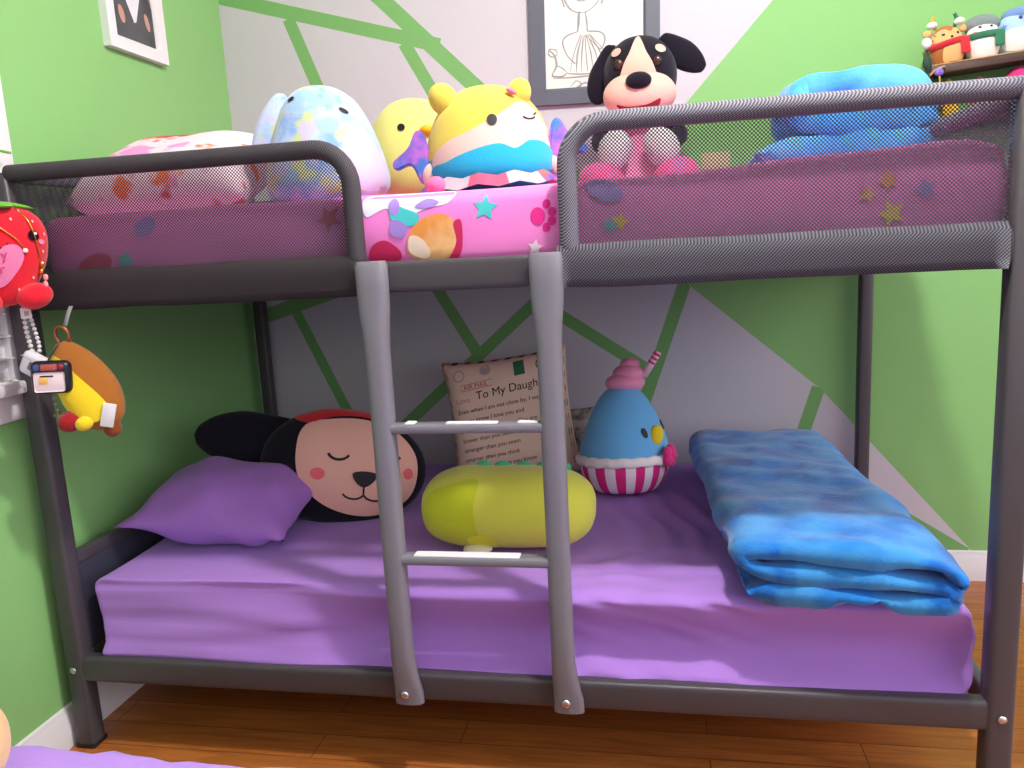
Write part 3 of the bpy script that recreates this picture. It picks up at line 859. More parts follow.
M_tie = plush('tie_dye_plush', (190, 206, 236), vary=[(136, 176, 230), (200, 212, 150), (200, 192, 226), (160, 196, 232)], vscale=13, vsharp=(.52, .62))
TM = T(.645, .235, ZU) @ R('Y', -4) @ R('Z', 22)
tb = lathe([(-.012, 0), (-.012, .07), (.0, .12), (.03, .139), (.08, .134), (.13, .119), (.18, .098), (.215, .078), (.238, .052), (.248, .026), (.25, 0)], TM, n=48, sy=.85, amp=.005, freq=8)
tt = bvh(tb)
P1 = obj('plush_axolotl', tb, M_tie, loc=(.635, .235, ZU)); P1.name = 'plush_whale'
tag(P1, 'pale tie-dye blue plush with tiny black eyes behind the left mesh guard', 'plush toy')
part('side_flap', lathe([(0, 0), (.01, .02), (.05, .036), (.10, .04), (.14, .03), (.16, 0)], TM @ T(-.072, -.005, .240) @ R('Y', 208), sx=.8, sy=.45, n=24, amp=.003), M_tie, P1)
decal('belly_panel', smooth_poly([(.06, .01), (.035, .08), (.055, .135), (.085, .14), (.108, .11), (.124, .06), (.12, .01)], 6), tt, TM, plush('pale_lilac_plush', (206, 196, 222)), P1, .014, .0006, .0008)
for a, b, r_ in ((.052, .180, -32), (-.056, .218, 20)):
    decal('eye', oval(a, b, .0115 if a > 0 else .008, .0045, 20, r_), tt, TM, M_ink, P1, .008, .001, .002)

M_lemon = plush('lemon_plush', (218, 210, 122))
KM = T(.778, .47, ZU) @ R('Z', 17) @ R('Y', 2)
kb = lathe([(0, 0), (.0, .06), (.012, .10), (.05, .124), (.10, .128), (.15, .118), (.20, .096), (.23, .068), (.246, .034), (.25, 0)], KM, n=44, sy=.85, amp=.004)
kt = bvh(kb)
P2 = obj('plush_chick', kb, M_lemon, loc=(.785, .44, ZU)); tag(P2, 'pale yellow plush chick between the tie-dye plush and blonde doll', 'plush toy')
decal('eye', oval(-.035, .168, .009, .0085, 20), kt, KM, M_ink, P2, .008, .001, .002)
decal('eye', oval(.085, .168, .008, .0085, 20), kt, KM, M_ink, P2, .008, .001, .002)
part('beak', ell(.020, .016, .012, KM @ T(.028, -.098, .160) @ R('Y', 6)), plush('beak_orange', (240, 170, 30)), P2)
part('wing', ell(.012, .035, .05, KM @ T(-.122, 0, .09)), M_lemon, P2); part('wing', ell(.012, .035, .05, KM @ T(.122, 0, .09)), M_lemon, P2)

# blonde plush doll with wings
M_blond = plush('blonde_plush', (222, 198, 84)); M_skin = plush('pale_skin_plush', (226, 192, 182)); M_cyan = plush('cyan_plush', (44, 172, 212))
M_irid = mat('iridescent_violet', (112, 96, 200), .25, .6, vary=[(60, 130, 210), (190, 110, 210)], vscale=22)
DX, DY = 1.012, .225
DM = T(DX + .012, DY, ZU - .008) @ R('Z', 10) @ R('Y', -2)
db = lathe([(.008, 0), (.008, .08), (.015, .122), (.04, .142), (.08, .141), (.12, .131), (.16, .114), (.195, .086), (.213, .056), (.222, .028), (.224, 0)], DM, n=52, sx=1.0, sy=.86, amp=.003)
dt = bvh(db)
for f in db.faces:
    c = DM.inverted() @ f.calc_center_median(); f.material_index = 1 if c.z < .072 else 0
bmesh.ops.bisect_plane(db, geom=[], plane_co=(0, 0, 0), plane_no=(0, 0, 1))
P3 = obj('plush_doll', db, [M_blond, M_cyan], loc=(DX, DY, ZU)); tag(P3, 'blonde plush doll in a turquoise dress with purple wings', 'plush toy')
face = [(-.118, .055), (-.112, .085), (-.08, .105), (-.03, .122), (.03, .150), (.075, .175), (.108, .150), (.130, .11), (.139, .07), (.132, .04), (.06, .03), (-.06, .03)]
decal('face', smooth_poly(face, 6), dt, DM, M_skin, P3, .012, .0008, .001)
dress = [(-.125, .02), (-.12, .055), (-.09, .062), (-.04, .078), (.02, .088), (.055, .077), (.085, .092), (.118, .086), (.136, .06), (.137, .02), (.06, .0), (-.06, .0)]
decal('dress', smooth_poly(dress, 6), dt, DM, M_cyan, P3, .012, .0026, .0022)
decal('eye', oval(.012, .137, .0105, .0115, 22), dt, DM, M_ink, P3, .008, .0022, .0016)
part('winking_eye', decals_bm([band(arc(.088, .143, .012, .006, 190, 350), .003), band([(.098, .146), (.104, .152)], .003)], dt, DM, .008, .0022, .0012), M_ink, P3, smooth='auto')
part('hair_bun', ell(.03, .026, .035, DM @ T(-.088, -.035, .198) @ R('Y', -28)), M_blond, P3)
part('hair_bun', ell(.026, .024, .032, DM @ T(.072, -.035, .196) @ R('Y', 24)), M_blond, P3)
part('hair_clip', ell(.012, .008, .005, DM @ T(.056, -.068, .196) @ R('Y', 30)), mat('clip_pink', (240, 110, 160), .5), P3)
part('hand', ell(.018, .016, .025, DM @ T(-.128, -.05, .045) @ R('Y', 20)), M_skin, P3); part('hand', ell(.016, .015, .024, DM @ T(.134, -.04, .045) @ R('Y', -20)), M_skin, P3)
def wing(sx_):
    bm = bmn(); out = smooth_poly([(0, .0), (-.012, .055), (-.03, .062), (-.05, .030), (-.085, .004), (-.078, -.014), (-.045, -.008), (-.028, -.044), (-.012, -.046), (-.002, -.02)], 5)
    vs = [bm.verts.new((sx_ * a, 0, b)) for a, b in out]; f = bm.faces.new(vs)
    ex = bmesh.ops.extrude_face_region(bm, geom=[f]); bmesh.ops.translate(bm, verts=[g for g in ex['geom'] if isinstance(g, bmesh.types.BMVert)], vec=(0, .014, 0))
    bmesh.ops.recalc_face_normals(bm, faces=bm.faces[:]); es = [e for e in bm.edges if abs(e.verts[0].co.y - e.verts[1].co.y) < 1e-5]
    bmesh.ops.bevel(bm, geom=es, offset=.005, segments=2, affect='EDGES')
    bm.transform(DM @ T(-.125, -.05, .075) @ R('Z', -8)); return bm
part('wing', wing(1) if False else wing(1), M_irid, P3, smooth='auto') if False else None
part('wing', wing(1.0), M_irid, P3, smooth='auto')
bm = wing(1.0)
Mi = DM.inverted(); bm.transform(DM @ Matrix.Scale(-1, 4, (1, 0, 0)) @ Mi); bmesh.ops.reverse_faces(bm, faces=bm.faces[:]); part('wing', bm, M_irid, P3, smooth='auto')
# skirt panels around the base
cols = [mat('satin_white', (236, 228, 236), .35), mat('satin_pink', (238, 120, 160), .35), mat('satin_violet', (190, 110, 190), .3, vary=[(226, 150, 120), (140, 120, 220)], vscale=20), mat('satin_white', (236, 228, 236), .35)]
for k in range(12):
    bm = bmn(); g = []
    for j in range(5):
        a = 2 * PI * (k + j / 4) / 12 - PI / 2 - .3
        for z, r in ((.03, .142), (.006, .166)): g.append(bm.verts.new((r * math.cos(a), .88 * r * math.sin(a), z + .004 * math.sin(j * PI / 2))))
    for j in range(4): bm.faces.new((g[2 * j], g[2 * j + 2], g[2 * j + 3], g[2 * j + 1]))
    bmesh.ops.solidify(bm, geom=bm.faces[:], thickness=.003); bm.transform(DM)
    part('skirt_panel', bm, cols[[1, 0, 2, 0][k % 4]], P3, smooth='auto')
part('foot', ell(.022, .028, .02, DM @ T(-.115, -.105, .016)), plush('pink_plush', (240, 110, 160)), P3)

# floppy-eared plush puppy in a pink dress
PX, PY = 1.335, .80
QM = T(PX, PY, ZU) @ R('Z', -2)
M_drs = plush('dress_pink', (240, 150, 190)); M_mitt = plush('grey_white_plush', (206, 206, 206))
body = lathe([(0, 0), (.0, .09), (.03, .115), (.08, .105), (.14, .08), (.19, .062), (.22, .05), (.23, 0)], QM, n=36, sy=.8, amp=.003)
P4 = obj('plush_puppy', body, M_drs, loc=(PX, PY, ZU)); tag(P4, 'floppy black eared plush animal with peach face in a pink dress', 'plush toy')
HM = QM @ T(.005, -.02, .312) @ R('X', 6)
hb = ell(.100, .088, .106, HM, n=40); ht = bvh(hb); HD = part('head', hb, M_black, P4)
decal('blaze', smooth_poly([(-.050, -.03), (-.040, .02), (-.022, .055), (0, .098), (.022, .055), (.040, .02), (.050, -.03), (0, -.05)], 8), ht, HM, M_peach, HD, .01, .001, .004)
for sx_ in (-1, 1): decal('brow_spot', oval(.058 * sx_, .062, .014, .010, 20, -24 * sx_), ht, HM, M_peach, HD, .008, .001, .004)
mz = ell(.098, .076, .064, HM @ T(0, -.048, -.050), n=40, p=2.2); mt = bvh(mz); MZ = part('muzzle', mz, M_peach, HD)
part('nose', ell(.034, .024, .022, HM @ T(.002, -.118, -.018)), M_black, HD)
for sx_ in (-1, 1): part('eye', ell(.0115, .008, .0125, HM @ T(.050 * sx_, -.074, .030)), mat('brown_eye', (58, 36, 24), .15, .6), HD)
decal('mouth', smooth_poly([(-.058, -.074), (-.03, -.080), (.02, -.079), (.056, -.066), (.048, -.088), (.02, -.104), (-.025, -.104)], 6), mt, HM, plush('mouth_red', (150, 34, 50)), MZ, .01, .001, .001)
decal('tongue', smooth_poly([(-.03, -.09), (0, -.086), (.03, -.088), (.02, -.103), (-.02, -.104)], 6), mt, HM, plush('tongue_pink', (240, 130, 150)), MZ, .01, .0026, .001)
part('ear', lathe([(0, 0), (.01, .026), (.05, .04), (.09, .048), (.13, .040), (.155, .02), (.162, 0)], HM @ T(-.066, .0, .088) @ R('Y', 203) @ R('X', -6), sx=.85, sy=.35, n=24), M_black, HD)
part('ear', lathe([(0, 0), (.01, .026), (.05, .040), (.085, .044), (.12, .034), (.145, .016), (.150, 0)], HM @ T(.052, .012, .094) @ R('Y', 126) @ R('X', -4), sx=.85, sy=.35, n=24), M_black, HD)
for sx_ in (-1, 1):
    bm = bmn(); add_tube(bm, [QM @ V((.062 * sx_, -.01, .19)), QM @ V((.105 * sx_, -.045, .15)), QM @ V((.075 * sx_, -.10, .125))], .027, 14, 5); part('arm', bm, M_black, P4)
    part('paw', ell(.045, .042, .056, QM @ T(.062 * sx_, -.122, .112) @ R('Y', -25 * sx_), amp=.004, freq=20), M_mitt, P4)
    part('foot', ell(.06, .075, .045, QM @ T(.10 * sx_, -.11, .042) @ R('Z', 14 * sx_)), plush('shoe_pink', (236, 96, 160)), P4)

# big pale blue blanket on the upper bunk
M_fleece2 = plush('light_blue_fleece', (70, 158, 226), sheen=.35, bump=.35, bscale=140, vary=[(44, 128, 214), (100, 180, 234)], vscale=7, vsharp=(.42, .64))
t_ = .066; W_ = .25
pth = [(a * W_, b * t_) for a, b in ((-.36, .55), (.1, .5), (.7, .5), (1.0, .6), (1.10, 1.0), (1.0, 1.42), (.7, 1.5), (.35, 1.5), (.10, 1.58), (.01, 2.0), (.03, 2.50), (.25, 2.60), (.65, 2.57), (.88, 2.42), (1.05, 1.85), (1.12, 1.35))]
fb = folded_blanket(W_, .42, t_, T(1.705, .46, ZU + .024) @ R('Z', -2), 11, pth, .010)
o = obj('folded_blanket', fb, M_fleece2, loc=(1.82, .5, ZU)); tag(o, 'light blue fleece blanket bundled on the right of the upper bunk', 'blanket', 'folded blue blankets')

# ------------------------------------------------------------------ pictures on the walls
# framed photograph of a person in a dark suit, left wall
FR = T(XW, .597, 1.715) @ R('Z', 90)         # local x along +Y, front = local -Y -> +X
def frame(name, w, h, bw, d, M, m, parent):
    bm = bmn(); pr = [(0, 0), (0, -d), (bw * .85, -d), (bw, -d * .55), (bw, 0)]
    cor = [(-w / 2, 0), (w / 2, 0), (w / 2, h), (-w / 2, h)]; sg = [(1, 1), (-1, 1), (-1, -1), (1, -1)]
    rings = [[bm.verts.new(M @ V((cx + s1 * a, b, cz + s2 * a))) for a, b in pr] for (cx, cz), (s1, s2) in zip(cor, sg)]
    for k in range(4):
        A, B_ = rings[k], rings[(k + 1) % 4]
        for j in range(len(pr)): bm.faces.new((A[j], A[(j + 1) % len(pr)], B_[(j + 1) % len(pr)], B_[j]))
    bmesh.ops.recalc_face_normals(bm, faces=bm.faces[:]); return part(name, bm, m, parent, smooth=False)
def flat(poly, M, y):
    bm = bmn(); vs = [bm.verts.new(M @ V((a, y, b))) for a, b in poly]; bm.faces.new(vs)
    bmesh.ops.triangulate(bm, faces=bm.faces[:]); return bm
def flats(polys, M, y):
    bm = bmn()
    for i, p in enumerate(polys): join(bm, flat(p, M, y - .00005 * i))
    return bm
F = thing('picture_frame', (XW, .604, 1.715), 'white framed portrait photograph on the green left wall', 'picture')
w, h = .258, .36
frame('frame', w, h, .038, .022, FR, M_trim, F)
part('photograph', flat([(-w / 2 + .03, .03), (w / 2 - .03, .03), (w / 2 - .03, h - .03), (-w / 2 + .03, h - .03)], FR, -.008), mat('photo_backdrop', (176, 146, 116), .4), F, smooth=False)
part('suit', flats([[(-.10, .036), (.10, .036), (.10, .12), (.075, .19), (.03, .24), (-.03, .245), (-.085, .22), (-.10, .16)]], FR, -.0092), mat('photo_suit', (52, 58, 60), .4, vary=[(84, 84, 88)], vscale=12), F, smooth=False)
part('shirt', flats([[(-.062, .215), (.045, .215), (.04, .165), (.012, .093), (.002, .088)]], FR, -.0098), mat('photo_shirt', (226, 226, 232), .4), F, smooth=False)
for q in (oval(-.05, .10, .012, .024, 16, 15), oval(.062, .103, .010, .024, 16, 15)): part('hand', flats([q], FR, -.0098), mat('photo_skin', (196, 150, 132), .4), F, smooth=False)
part('face', flats([oval(-.01, .27, .036, .046)], FR, -.0100), mat('photo_skin', (196, 150, 132), .4), F, smooth=False)
part('hair', flats([smooth_poly([(-.048, .27), (-.045, .315), (-.01, .328), (.028, .315), (.03, .27), (.018, .30), (-.03, .302)])], FR, -.0106), mat('photo_hair', (44, 34, 30), .5), F, smooth=False)

# framed pencil drawing, back wall
DR = T(1.192, YW, 1.567) @ R('Y', 1.2)
w, h = .405, .54
D_ = thing('picture_frame', (1.192, YW, 1.567), 'grey framed pencil drawing on the mural wall behind the peach faced plush', 'picture')
frame('frame', w, h, .05, .018, DR, mat('grey_frame', (92, 94, 106), .5), D_)
part('paper', flat([(-w / 2 + .04, .04), (w / 2 - .04, .04), (w / 2 - .04, h - .04), (-w / 2 + .04, h - .04)], DR, -.006), mat('drawing_paper', (226, 224, 218), .7), D_, smooth=False)
st = []
rs = random.Random(11)
def sk(pts, wd=.0022, n=2):
    for k in range(n):
        P_ = catmull([(a + rs.uniform(-.002, .002), b + rs.uniform(-.002, .002), 0) for a, b in pts], 5)
        st.append(band([(p.x, p.y) for p in P_], lambda t: wd * (.35 + .6 * math.sin(PI * min(1, max(0, t)))) + .0005))
sk(arc(-.035, .345, .062, .075, 0, 360, 16)); sk(arc(-.035, .36, .085, .085, 10, 200, 12), .004, 4); sk([(-.09, .29), (-.10, .32), (-.105, .36)], .004, 3); sk([(.025, .29), (.035, .32), (.04, .37)], .004, 3)
sk(arc(-.035, .318, .022, .014, 200, 340, 8)); sk(arc(-.06, .355, .010, .006, 0, 360, 8)); sk(arc(-.01, .355, .010, .006, 0, 360, 8))
sk([(-.045, .275), (-.048, .24), (-.05, .215)], .006, 3); sk([(-.025, .275), (-.022, .24), (-.02, .215)], .004, 2)
sk([(-.05, .215), (-.085, .205), (-.098, .185), (-.085, .15), (-.06, .12)], .003, 3); sk([(-.02, .215), (.02, .21), (.035, .19), (.02, .16), (-.01, .19)], .003, 3)
for k in range(8): sk([(-.04 + k * .004, .205), (-.065 + k * .014, .15), (-.075 + k * .018, .095)], .0022, 2)
sk([(-.085, .093), (-.03, .088), (.04, .095)], .003, 2)
sk([(-.14, .165), (-.125, .15), (-.118, .12), (-.132, .09), (-.10, .085), (-.085, .095)], .003, 3); sk(arc(-.13, .158, .014, .012, 0, 360, 10), .0025, 2); sk([(-.118, .12), (-.10, .11), (-.085, .095)], .003, 2)
sk([(-.13, .083), (-.06, .08), (.03, .085)], .002, 2)
sk([(-.075, .055), (-.055, .07), (-.04, .055), (-.055, .05), (-.03, .062), (-.01, .055), (.005, .066), (.02, .056), (.05, .062)], .0022, 2); sk([(-.10, .045), (-.03, .052), (.05, .05)], .0018, 1)
def strips(polys, M, y):
    bm = bmn()
    for i, p in enumerate(polys):
        n = len(p) // 2; L_ = p[:n]; R_ = p[n:][::-1]; yy = y - .00001 * (i % 20)
        vs = [(bm.verts.new(M @ V((a[0], yy, a[1]))), bm.verts.new(M @ V((b[0], yy, b[1])))) for a, b in zip(L_, R_)]
        for (a, b), (c, d) in zip(vs, vs[1:]): bm.faces.new((a, b, d, c))
    bmesh.ops.recalc_face_normals(bm, faces=bm.faces[:]); return bm
part('pencil_drawing', strips(st, DR, -.0066), mat('pencil_grey', (150, 149, 148), .8), D_, smooth=False)

# ------------------------------------------------------------------ corner shelf with three small plush toys
SH = T(2.248, .985, 1.567) @ R('Y', -4.5)
K = thing('wall_shelf', (2.26, 1.05, 1.54), 'dark wooden wall shelf holding small plush toys', 'shelf')
M_dk = mat('dark_shelf_wood', (92, 70, 62), .5, vary=[(70, 50, 44)], vscale=4, vstretch=(1, 1, 12)); M_lt = mat('shelf_top_wood', (190, 150, 104), .5)
bm = bmn(); add_box(bm, (-.11, 0, -.010), (.42, .105, .012), .003, M=SH); part('shelf_board', bm, M_dk, K, smooth='auto')
bm = bmn(); add_box(bm, (-.11, -.001, .0121), (.42, .105, .0155), .001, M=SH); part('shelf_top', bm, M_lt, K, smooth='auto')
bm = bmn(); add_box(bm, (-.11, 0, -.16), (.42, .105, -.142), .003, M=SH); part('shelf_board', bm, M_dk, K, smooth='auto')
for x in (-.108, .40):
    bm = bmn(); add_box(bm, (x, .02, -.143), (x + .014, .105, -.010), .002, M=SH); part('shelf_side', bm, M_dk, K, smooth='auto')
ZS = .0157
def mini(x, y, w_, h_, m, name, label, tilt=0, yaw=0, sy=.8):
    M = SH @ T(x, y, ZS) @ R('Y', tilt) @ R('Z', yaw)
    b = lathe([(0, 0), (0, w_ * .55), (h_ * .06, w_ * .82), (h_ * .3, w_), (h_ * .55, w_ * .96), (h_ * .8, w_ * .76), (h_ * .95, w_ * .38), (h_, 0)], M, n=32, sy=sy, amp=.001)
    tr = bvh(b); o = obj(name, b, m, loc=M.translation); tag(o, label, 'plush toy', 'small plush toys on the shelf'); return o, tr, M
M_brn = plush('brown_plush', (176, 108, 56)); M_tan = plush('tan_plush', (230, 180, 120)); M_wht = plush('snow_plush', (238, 234, 230)); M_scr = plush('red_scarf', (216, 50, 60)); M_scg = plush('green_scarf', (60, 122, 92))
M_bl = plush('ice_blue_plush', (176, 206, 236)); M_gold = mat('gold_plush', (214, 168, 60), .5)
def scarf(tr, M, w_, z0, z1, tailx, m, o):
    N = 24; bm = bmn()
    pth = []
    for k in range(N):
        a = 2 * PI * k / N; q = M @ V((w_ * math.cos(a), .8 * w_ * math.sin(a), z0 + (z1 - z0) * (.5 + .5 * math.cos(a))))
        pth.append(q)
    add_sweep(bm, pth, sq(.005, .009, 10, 3), closed=True); s_ = part('scarf', bm, m, o)
    bm = bmn(); add_box(bm, (tailx - .012, -.0045, -.036), (tailx + .012, .0045, .008), .003, M=M @ T(0, -.72 * w_, (z0 + z1) / 2) @ R('X', -6)); part('scarf_tail', bm, m, s_, smooth='auto')
o, tr, M = mini(-.046, .048, .046, .108, M_brn, 'plush_reindeer', 'small brown plush reindeer with a red scarf, leftmost on the shelf', -2, 8)
decal('face_patch', smooth_poly([(-.040, .062), (-.036, .085), (-.015, .094), (0, .085), (.015, .094), (.036, .085), (.040, .062), (0, .055)], 5), tr, M, M_tan, o, .006, .0006, .001)
decal('belly_patch', oval(.004, .025, .030, .026, 24, 0, 3), tr, M, M_tan, o, .006, .0006, .001)
for sx_ in (-1, 1):
    decal('eye', oval(.019 * sx_, .078, .004, .0034, 14), tr, M, M_ink, o, .004, .002, .001)
    part('ear', ell(.012, .008, .010, M @ T(.05 * sx_, 0, .092)), M_tan, o)
    bm = bmn(); add_tube(bm, [M @ V((.026 * sx_, 0, .10)), M @ V((.033 * sx_, 0, .122)), M @ V((.029 * sx_, 0, .136))], .005, 8, 4); part('antler', bm, M_gold if sx_ < 0 else M_scg, o)
    part('ear_puff', ell(.014, .012, .010, M @ T(.038 * sx_, -.006, .112)), M_wht, o)
decal('nose', oval(0, .069, .004, .003, 12), tr, M, M_ink, o, .004, .002, .001)
part('side_puff', ell(.013, .012, .016, M @ T(-.058, -.01, .066)), M_wht, o)
scarf(tr, M, .0485, .048, .062, .034, M_scr, o)
o, tr, M = mini(.044, .05, .045, .108, M_wht, 'plush_penguin', 'small white plush in a green scarf, middle one on the shelf', 3, -4)
for sx_ in (-1, 1): decal('eye', oval(.014 * sx_, .082, .004, .003, 14), tr, M, M_ink, o, .004, .001, .001)
part('hood', ell(.046, .037, .028, M @ T(0, .010, .094)), plush('grey_hood_plush', (128, 140, 138)), o)
part('cheek', decals_bm([oval(-.026, .066, .006, .005)], tr, M, .005, .001, .001), plush('blush', (240, 110, 120)), o, smooth='auto')
scarf(tr, M, .047, .058, .064, .034, M_scg, o)
o, tr, M = mini(.130, .052, .050, .114, M_bl, 'plush_seal', 'small ice blue plush with a lilac smile, rightmost on the shelf', 2, -6)
decal('belly_patch', oval(-.004, .034, .036, .030, 24, 0, 2.6), tr, M, M_wht, o, .006, .0006, .001)
decal('eye', oval(.004, .090, .0052, .005, 16), tr, M, mat('eye_navy', (50, 60, 110), .4), o, .004, .001, .001)
decal('eye', oval(.038, .088, .0045, .005, 16), tr, M, mat('eye_navy', (50, 60, 110), .4), o, .004, .001, .001)
decal('smile', smooth_poly([(.010, .080), (.022, .074), (.036, .078), (.030, .068), (.018, .066)], 5), tr, M, plush('lilac_plush', (170, 140, 210)), o, .005, .001, .001)
part('hood', ell(.045, .036, .022, M @ T(.012, .006, .104)), plush('blue_hood_plush', (120, 150, 200)), o)
decal('snowflake', star(-.034, .072, .008), tr, M, mat('print_blue', (110, 150, 214), .8), o, .005, .001, .0008)
# things on the lower board, tops showing over the bed rail
ZB = -.1417
def lowb(x, r, h_, m, name, label):
    b = lathe([(0, 0), (0, r * .8), (h_ * .3, r), (h_ * .7, r * .9), (h_ * .95, r * .4), (h_, 0)], SH @ T(x, .05, ZB), n=24)
    o = obj(name, b, m, loc=(SH @ T(x, .05, ZB)).translation); return tag(o, label, 'plush toy', None)
o = lowb(-.045, .022, .112, plush('yellow_plush', (236, 190, 50)), 'plush_toy', 'tiny yellow plush on the lower board of the shelf')
part('head_tuft', ell(.008, .006, .008, SH @ T(-.045, .05, ZB + .112)), plush('yellow_plush', (236, 190, 50)), o)
o = lowb(.035, .024, .106, plush('dusty_pink_plush', (206, 130, 160)), 'plush_toy', 'tiny dusty pink plush on the lower board of the shelf')
part('head_tuft', ell(.008, .006, .008, SH @ T(.035, .05, ZB + .106)), plush('dusty_pink_plush', (206, 130, 160)), o)
o = lowb(.135, .042, .125, plush('hot_pink_plush', (232, 60, 130)), 'plush_toy', 'hot pink plush with a white stripe under the shelf')
bm = bmn(); N = 24
add_sweep(bm, [SH @ T(.135, .05, ZB) @ R('Y', -22) @ V((.041 * math.cos(2 * PI * k / N), .041 * math.sin(2 * PI * k / N), .085)) for k in range(N)], circ(.004, 8, .007), closed=True); part('white_stripe', bm, M_wht, o)
# dark ribbon and a little purple charm hanging from the shelf's left corner
bm = bmn(); pr = [(-.112, -.006, .05), (-.118, -.008, .02), (-.116, -.008, -.02), (-.114, -.007, -.08), (-.108, -.006, -.12)]
add_sweep(bm, catmull([SH @ V(p) for p in pr], 6), sq(.002, .007, 10, 3), up=(0, 1, 0)); join(bm, ell(.012, .006, .022, SH @ T(-.116, -.007, .022)))
o = obj('ribbon', bm, mat('dark_green_ribbon', (34, 60, 44), .6), loc=(SH @ V((-.112, -.006, .02)))); tag(o, 'dark green ribbon hanging from the left end of the wall shelf', 'ribbon')
o = thing('charm', SH @ V((-.088, -.012, -.004)), 'small purple charm on a chain hanging off the shelf corner', 'charm')
part('charm_bead', ell(.012, .007, .011, SH @ T(-.088, -.009, -.008)), mat('charm_purple', (130, 100, 200), .3), o)
bm = bmn(); add_tube(bm, [SH @ V((-.088, -.009, -.016)), SH @ V((-.087, -.009, -.04)), SH @ V((-.088, -.009, -.058))], .0022, 8, 4); part('chain', bm, M_gold, o)
part('pendant', ell(.006, .005, .007, SH @ T(-.088, -.009, -.062)), mat('pendant_cream', (230, 214, 180), .4), o)
bm = bmn(); add_tube(bm, [SH @ V((-.112, -.005, -.014)), SH @ V((-.098, -.010, -.002)), SH @ V((-.072, -.008, .006))], .003, 8, 4); part('hanging_loop', bm, M_lt, o)

# ------------------------------------------------------------------ toys hanging on the left bed post
M_straw = plush('strawberry_red', (226, 36, 52)); M_leaf = plush('leaf_green', (104, 182, 40))
SM = T(.058, -.118, 1.172) @ R('Y', -6) @ R('Z', 52)
sb = lathe([(-.105, 0), (-.098, .03), (-.07, .060), (-.02, .088), (.03, .100), (.065, .093), (.088, .068), (.098, .03), (.10, 0)], SM, n=44, sy=.78, amp=.002)
s_t = bvh(sb)
Sx = obj('plush_strawberry', sb, M_straw, loc=(.078, -.118, 1.07)); tag(Sx, 'red plush strawberry hanging on the left bed post', 'plush toy')
for k in range(7):
    a = 360 * k / 7 + 20
    part('leaf', lathe([(0, 0), (.01, .014), (.04, .024), (.07, .018), (.092, 0)], SM @ T(0, 0, .104) @ R('Z', a) @ R('X', 103), sx=1.2, sy=.3, n=16), M_leaf, Sx)
bm = bmn(); add_tube(bm, [SM @ V((0, 0, .098)), SM @ V((.005, 0, .125)), SM @ V((-.004, .002, .15))], .012, 10, 4); part('stalk', bm, M_leaf, Sx)
for a in (-.062, .064): 
    e = decal('eye', oval(a, .026, .0105, .0105, 22), s_t, SM, mat('eye_gloss', (24, 18, 22), .15, .6), Sx, .008, .001, .003)
    part('eye_glint', decals_bm([oval(a + .002, .030, .0028, .0028, 12)], s_t, SM, .005, .0045, .0005), M_trim, e, smooth='auto')
part('mouth', decals_bm([band(arc(.0, .018, .014, .012, 200, 340), .003)], s_t, SM, .006, .001, .001), M_ink, Sx, smooth='auto')
decal_each('seed', [oval(a, b, .002, .003, 12) for a, b in ((.07, .055), (.088, .03), (.078, -.005), (.03, .06), (-.03, .055), (-.08, .02), (.02, -.075), (.05, -.055), (-.05, -.06), (.05, .078))], s_t, SM, plush('seed_pink', (250, 190, 196)), Sx, .006, .0008, .0008)
part('cheek', decals_bm([oval(.078, .014, .0065, .005, 14)], s_t, SM, .006, .0012, .0008), plush('cheek_pink', (246, 140, 170)), Sx, smooth='auto')
heart = smooth_poly([(0, -.046), (-.034, -.018), (-.050, .010), (-.042, .030), (-.020, .032), (0, .018), (.020, .032), (.042, .030), (.050, .010), (.034, -.018)], 5)
hp = [(a - .012, b - .022) for a, b in heart]
decal('heart_patch', hp, s_t, SM, plush('heart_pink', (236, 130, 172)), Sx, .012, .001, .003, 'pink heart patch')
text_part('heart_text', [('Berry', .026, -.050, -.020), ('Sister', .026, -.058, -.046)], s_t, SM, mat('heart_lettering', (204, 60, 110), .7), Sx, shear=.1, weight=.0006, rot=6, off=.006)
for sx_ in (-1, 1): part('foot', ell(.034, .032, .026, SM @ T(.046 * sx_, -.035, -.092) @ R('Y', -14 * sx_)), M_straw, Sx)
# hanging loop to the post top
bm = bmn(); add_tube(bm, [SM @ V((-.004, .0, .146)), V((.03, -.075, 1.36)), V((.0, -.03, 1.392)), V((.0, .03, 1.392))], .003, 8, 6); part('hanging_loop', bm, M_leaf, Sx)

M_goldm = mat('gold_chain', (226, 170, 80), .25, .5, metal=.9)
def chain(name, pts, r, m, label, cat, pend=None, group=None):
    t = thing(name, pts[0], label, cat, group)
    bm = bmn(); pth = catmull(pts, 8)
    add_sweep(bm, pth, circ(r, 8)); part('chain', bm, m, t); return t
def on(u, v, off=.004):
    d = (SM.to_3x3() @ V((0, 1, 0))).normalized(); h_ = s_t.ray_cast(SM @ V((u, -.5, v)), d)
    return (h_[0] - d * off) if h_[0] else SM @ V((u, -.05, v))
t = chain('necklace', [on(.046, .085), on(.062, .05), on(.068, .0), on(.070, -.04), on(.068, -.066)], .0016, M_goldm, 'gold chain with pink pendants draped down the strawberry', 'necklace', None, 'gold chains over the strawberry')
for k in range(4): part('pendant', ell(.0055, .004, .007, T(*on(.070 - .003 * (k % 2), -.03 - .014 * k, .008))), mat('pendant_rose', (240, 160, 160), .3) if k > 1 else M_goldm, t)
t = chain('necklace', [on(-.03, .075), on(.0, .05), on(.03, .02), on(.042, .0)], .0015, M_goldm, 'thin gold chain with one pearl crossing above the pink heart', 'necklace', None, 'gold chains over the strawberry')
part('pearl', ell(.005, .005, .005, T(*on(.042, -.003, .006))), mat('pearl', (240, 230, 214), .2), t)

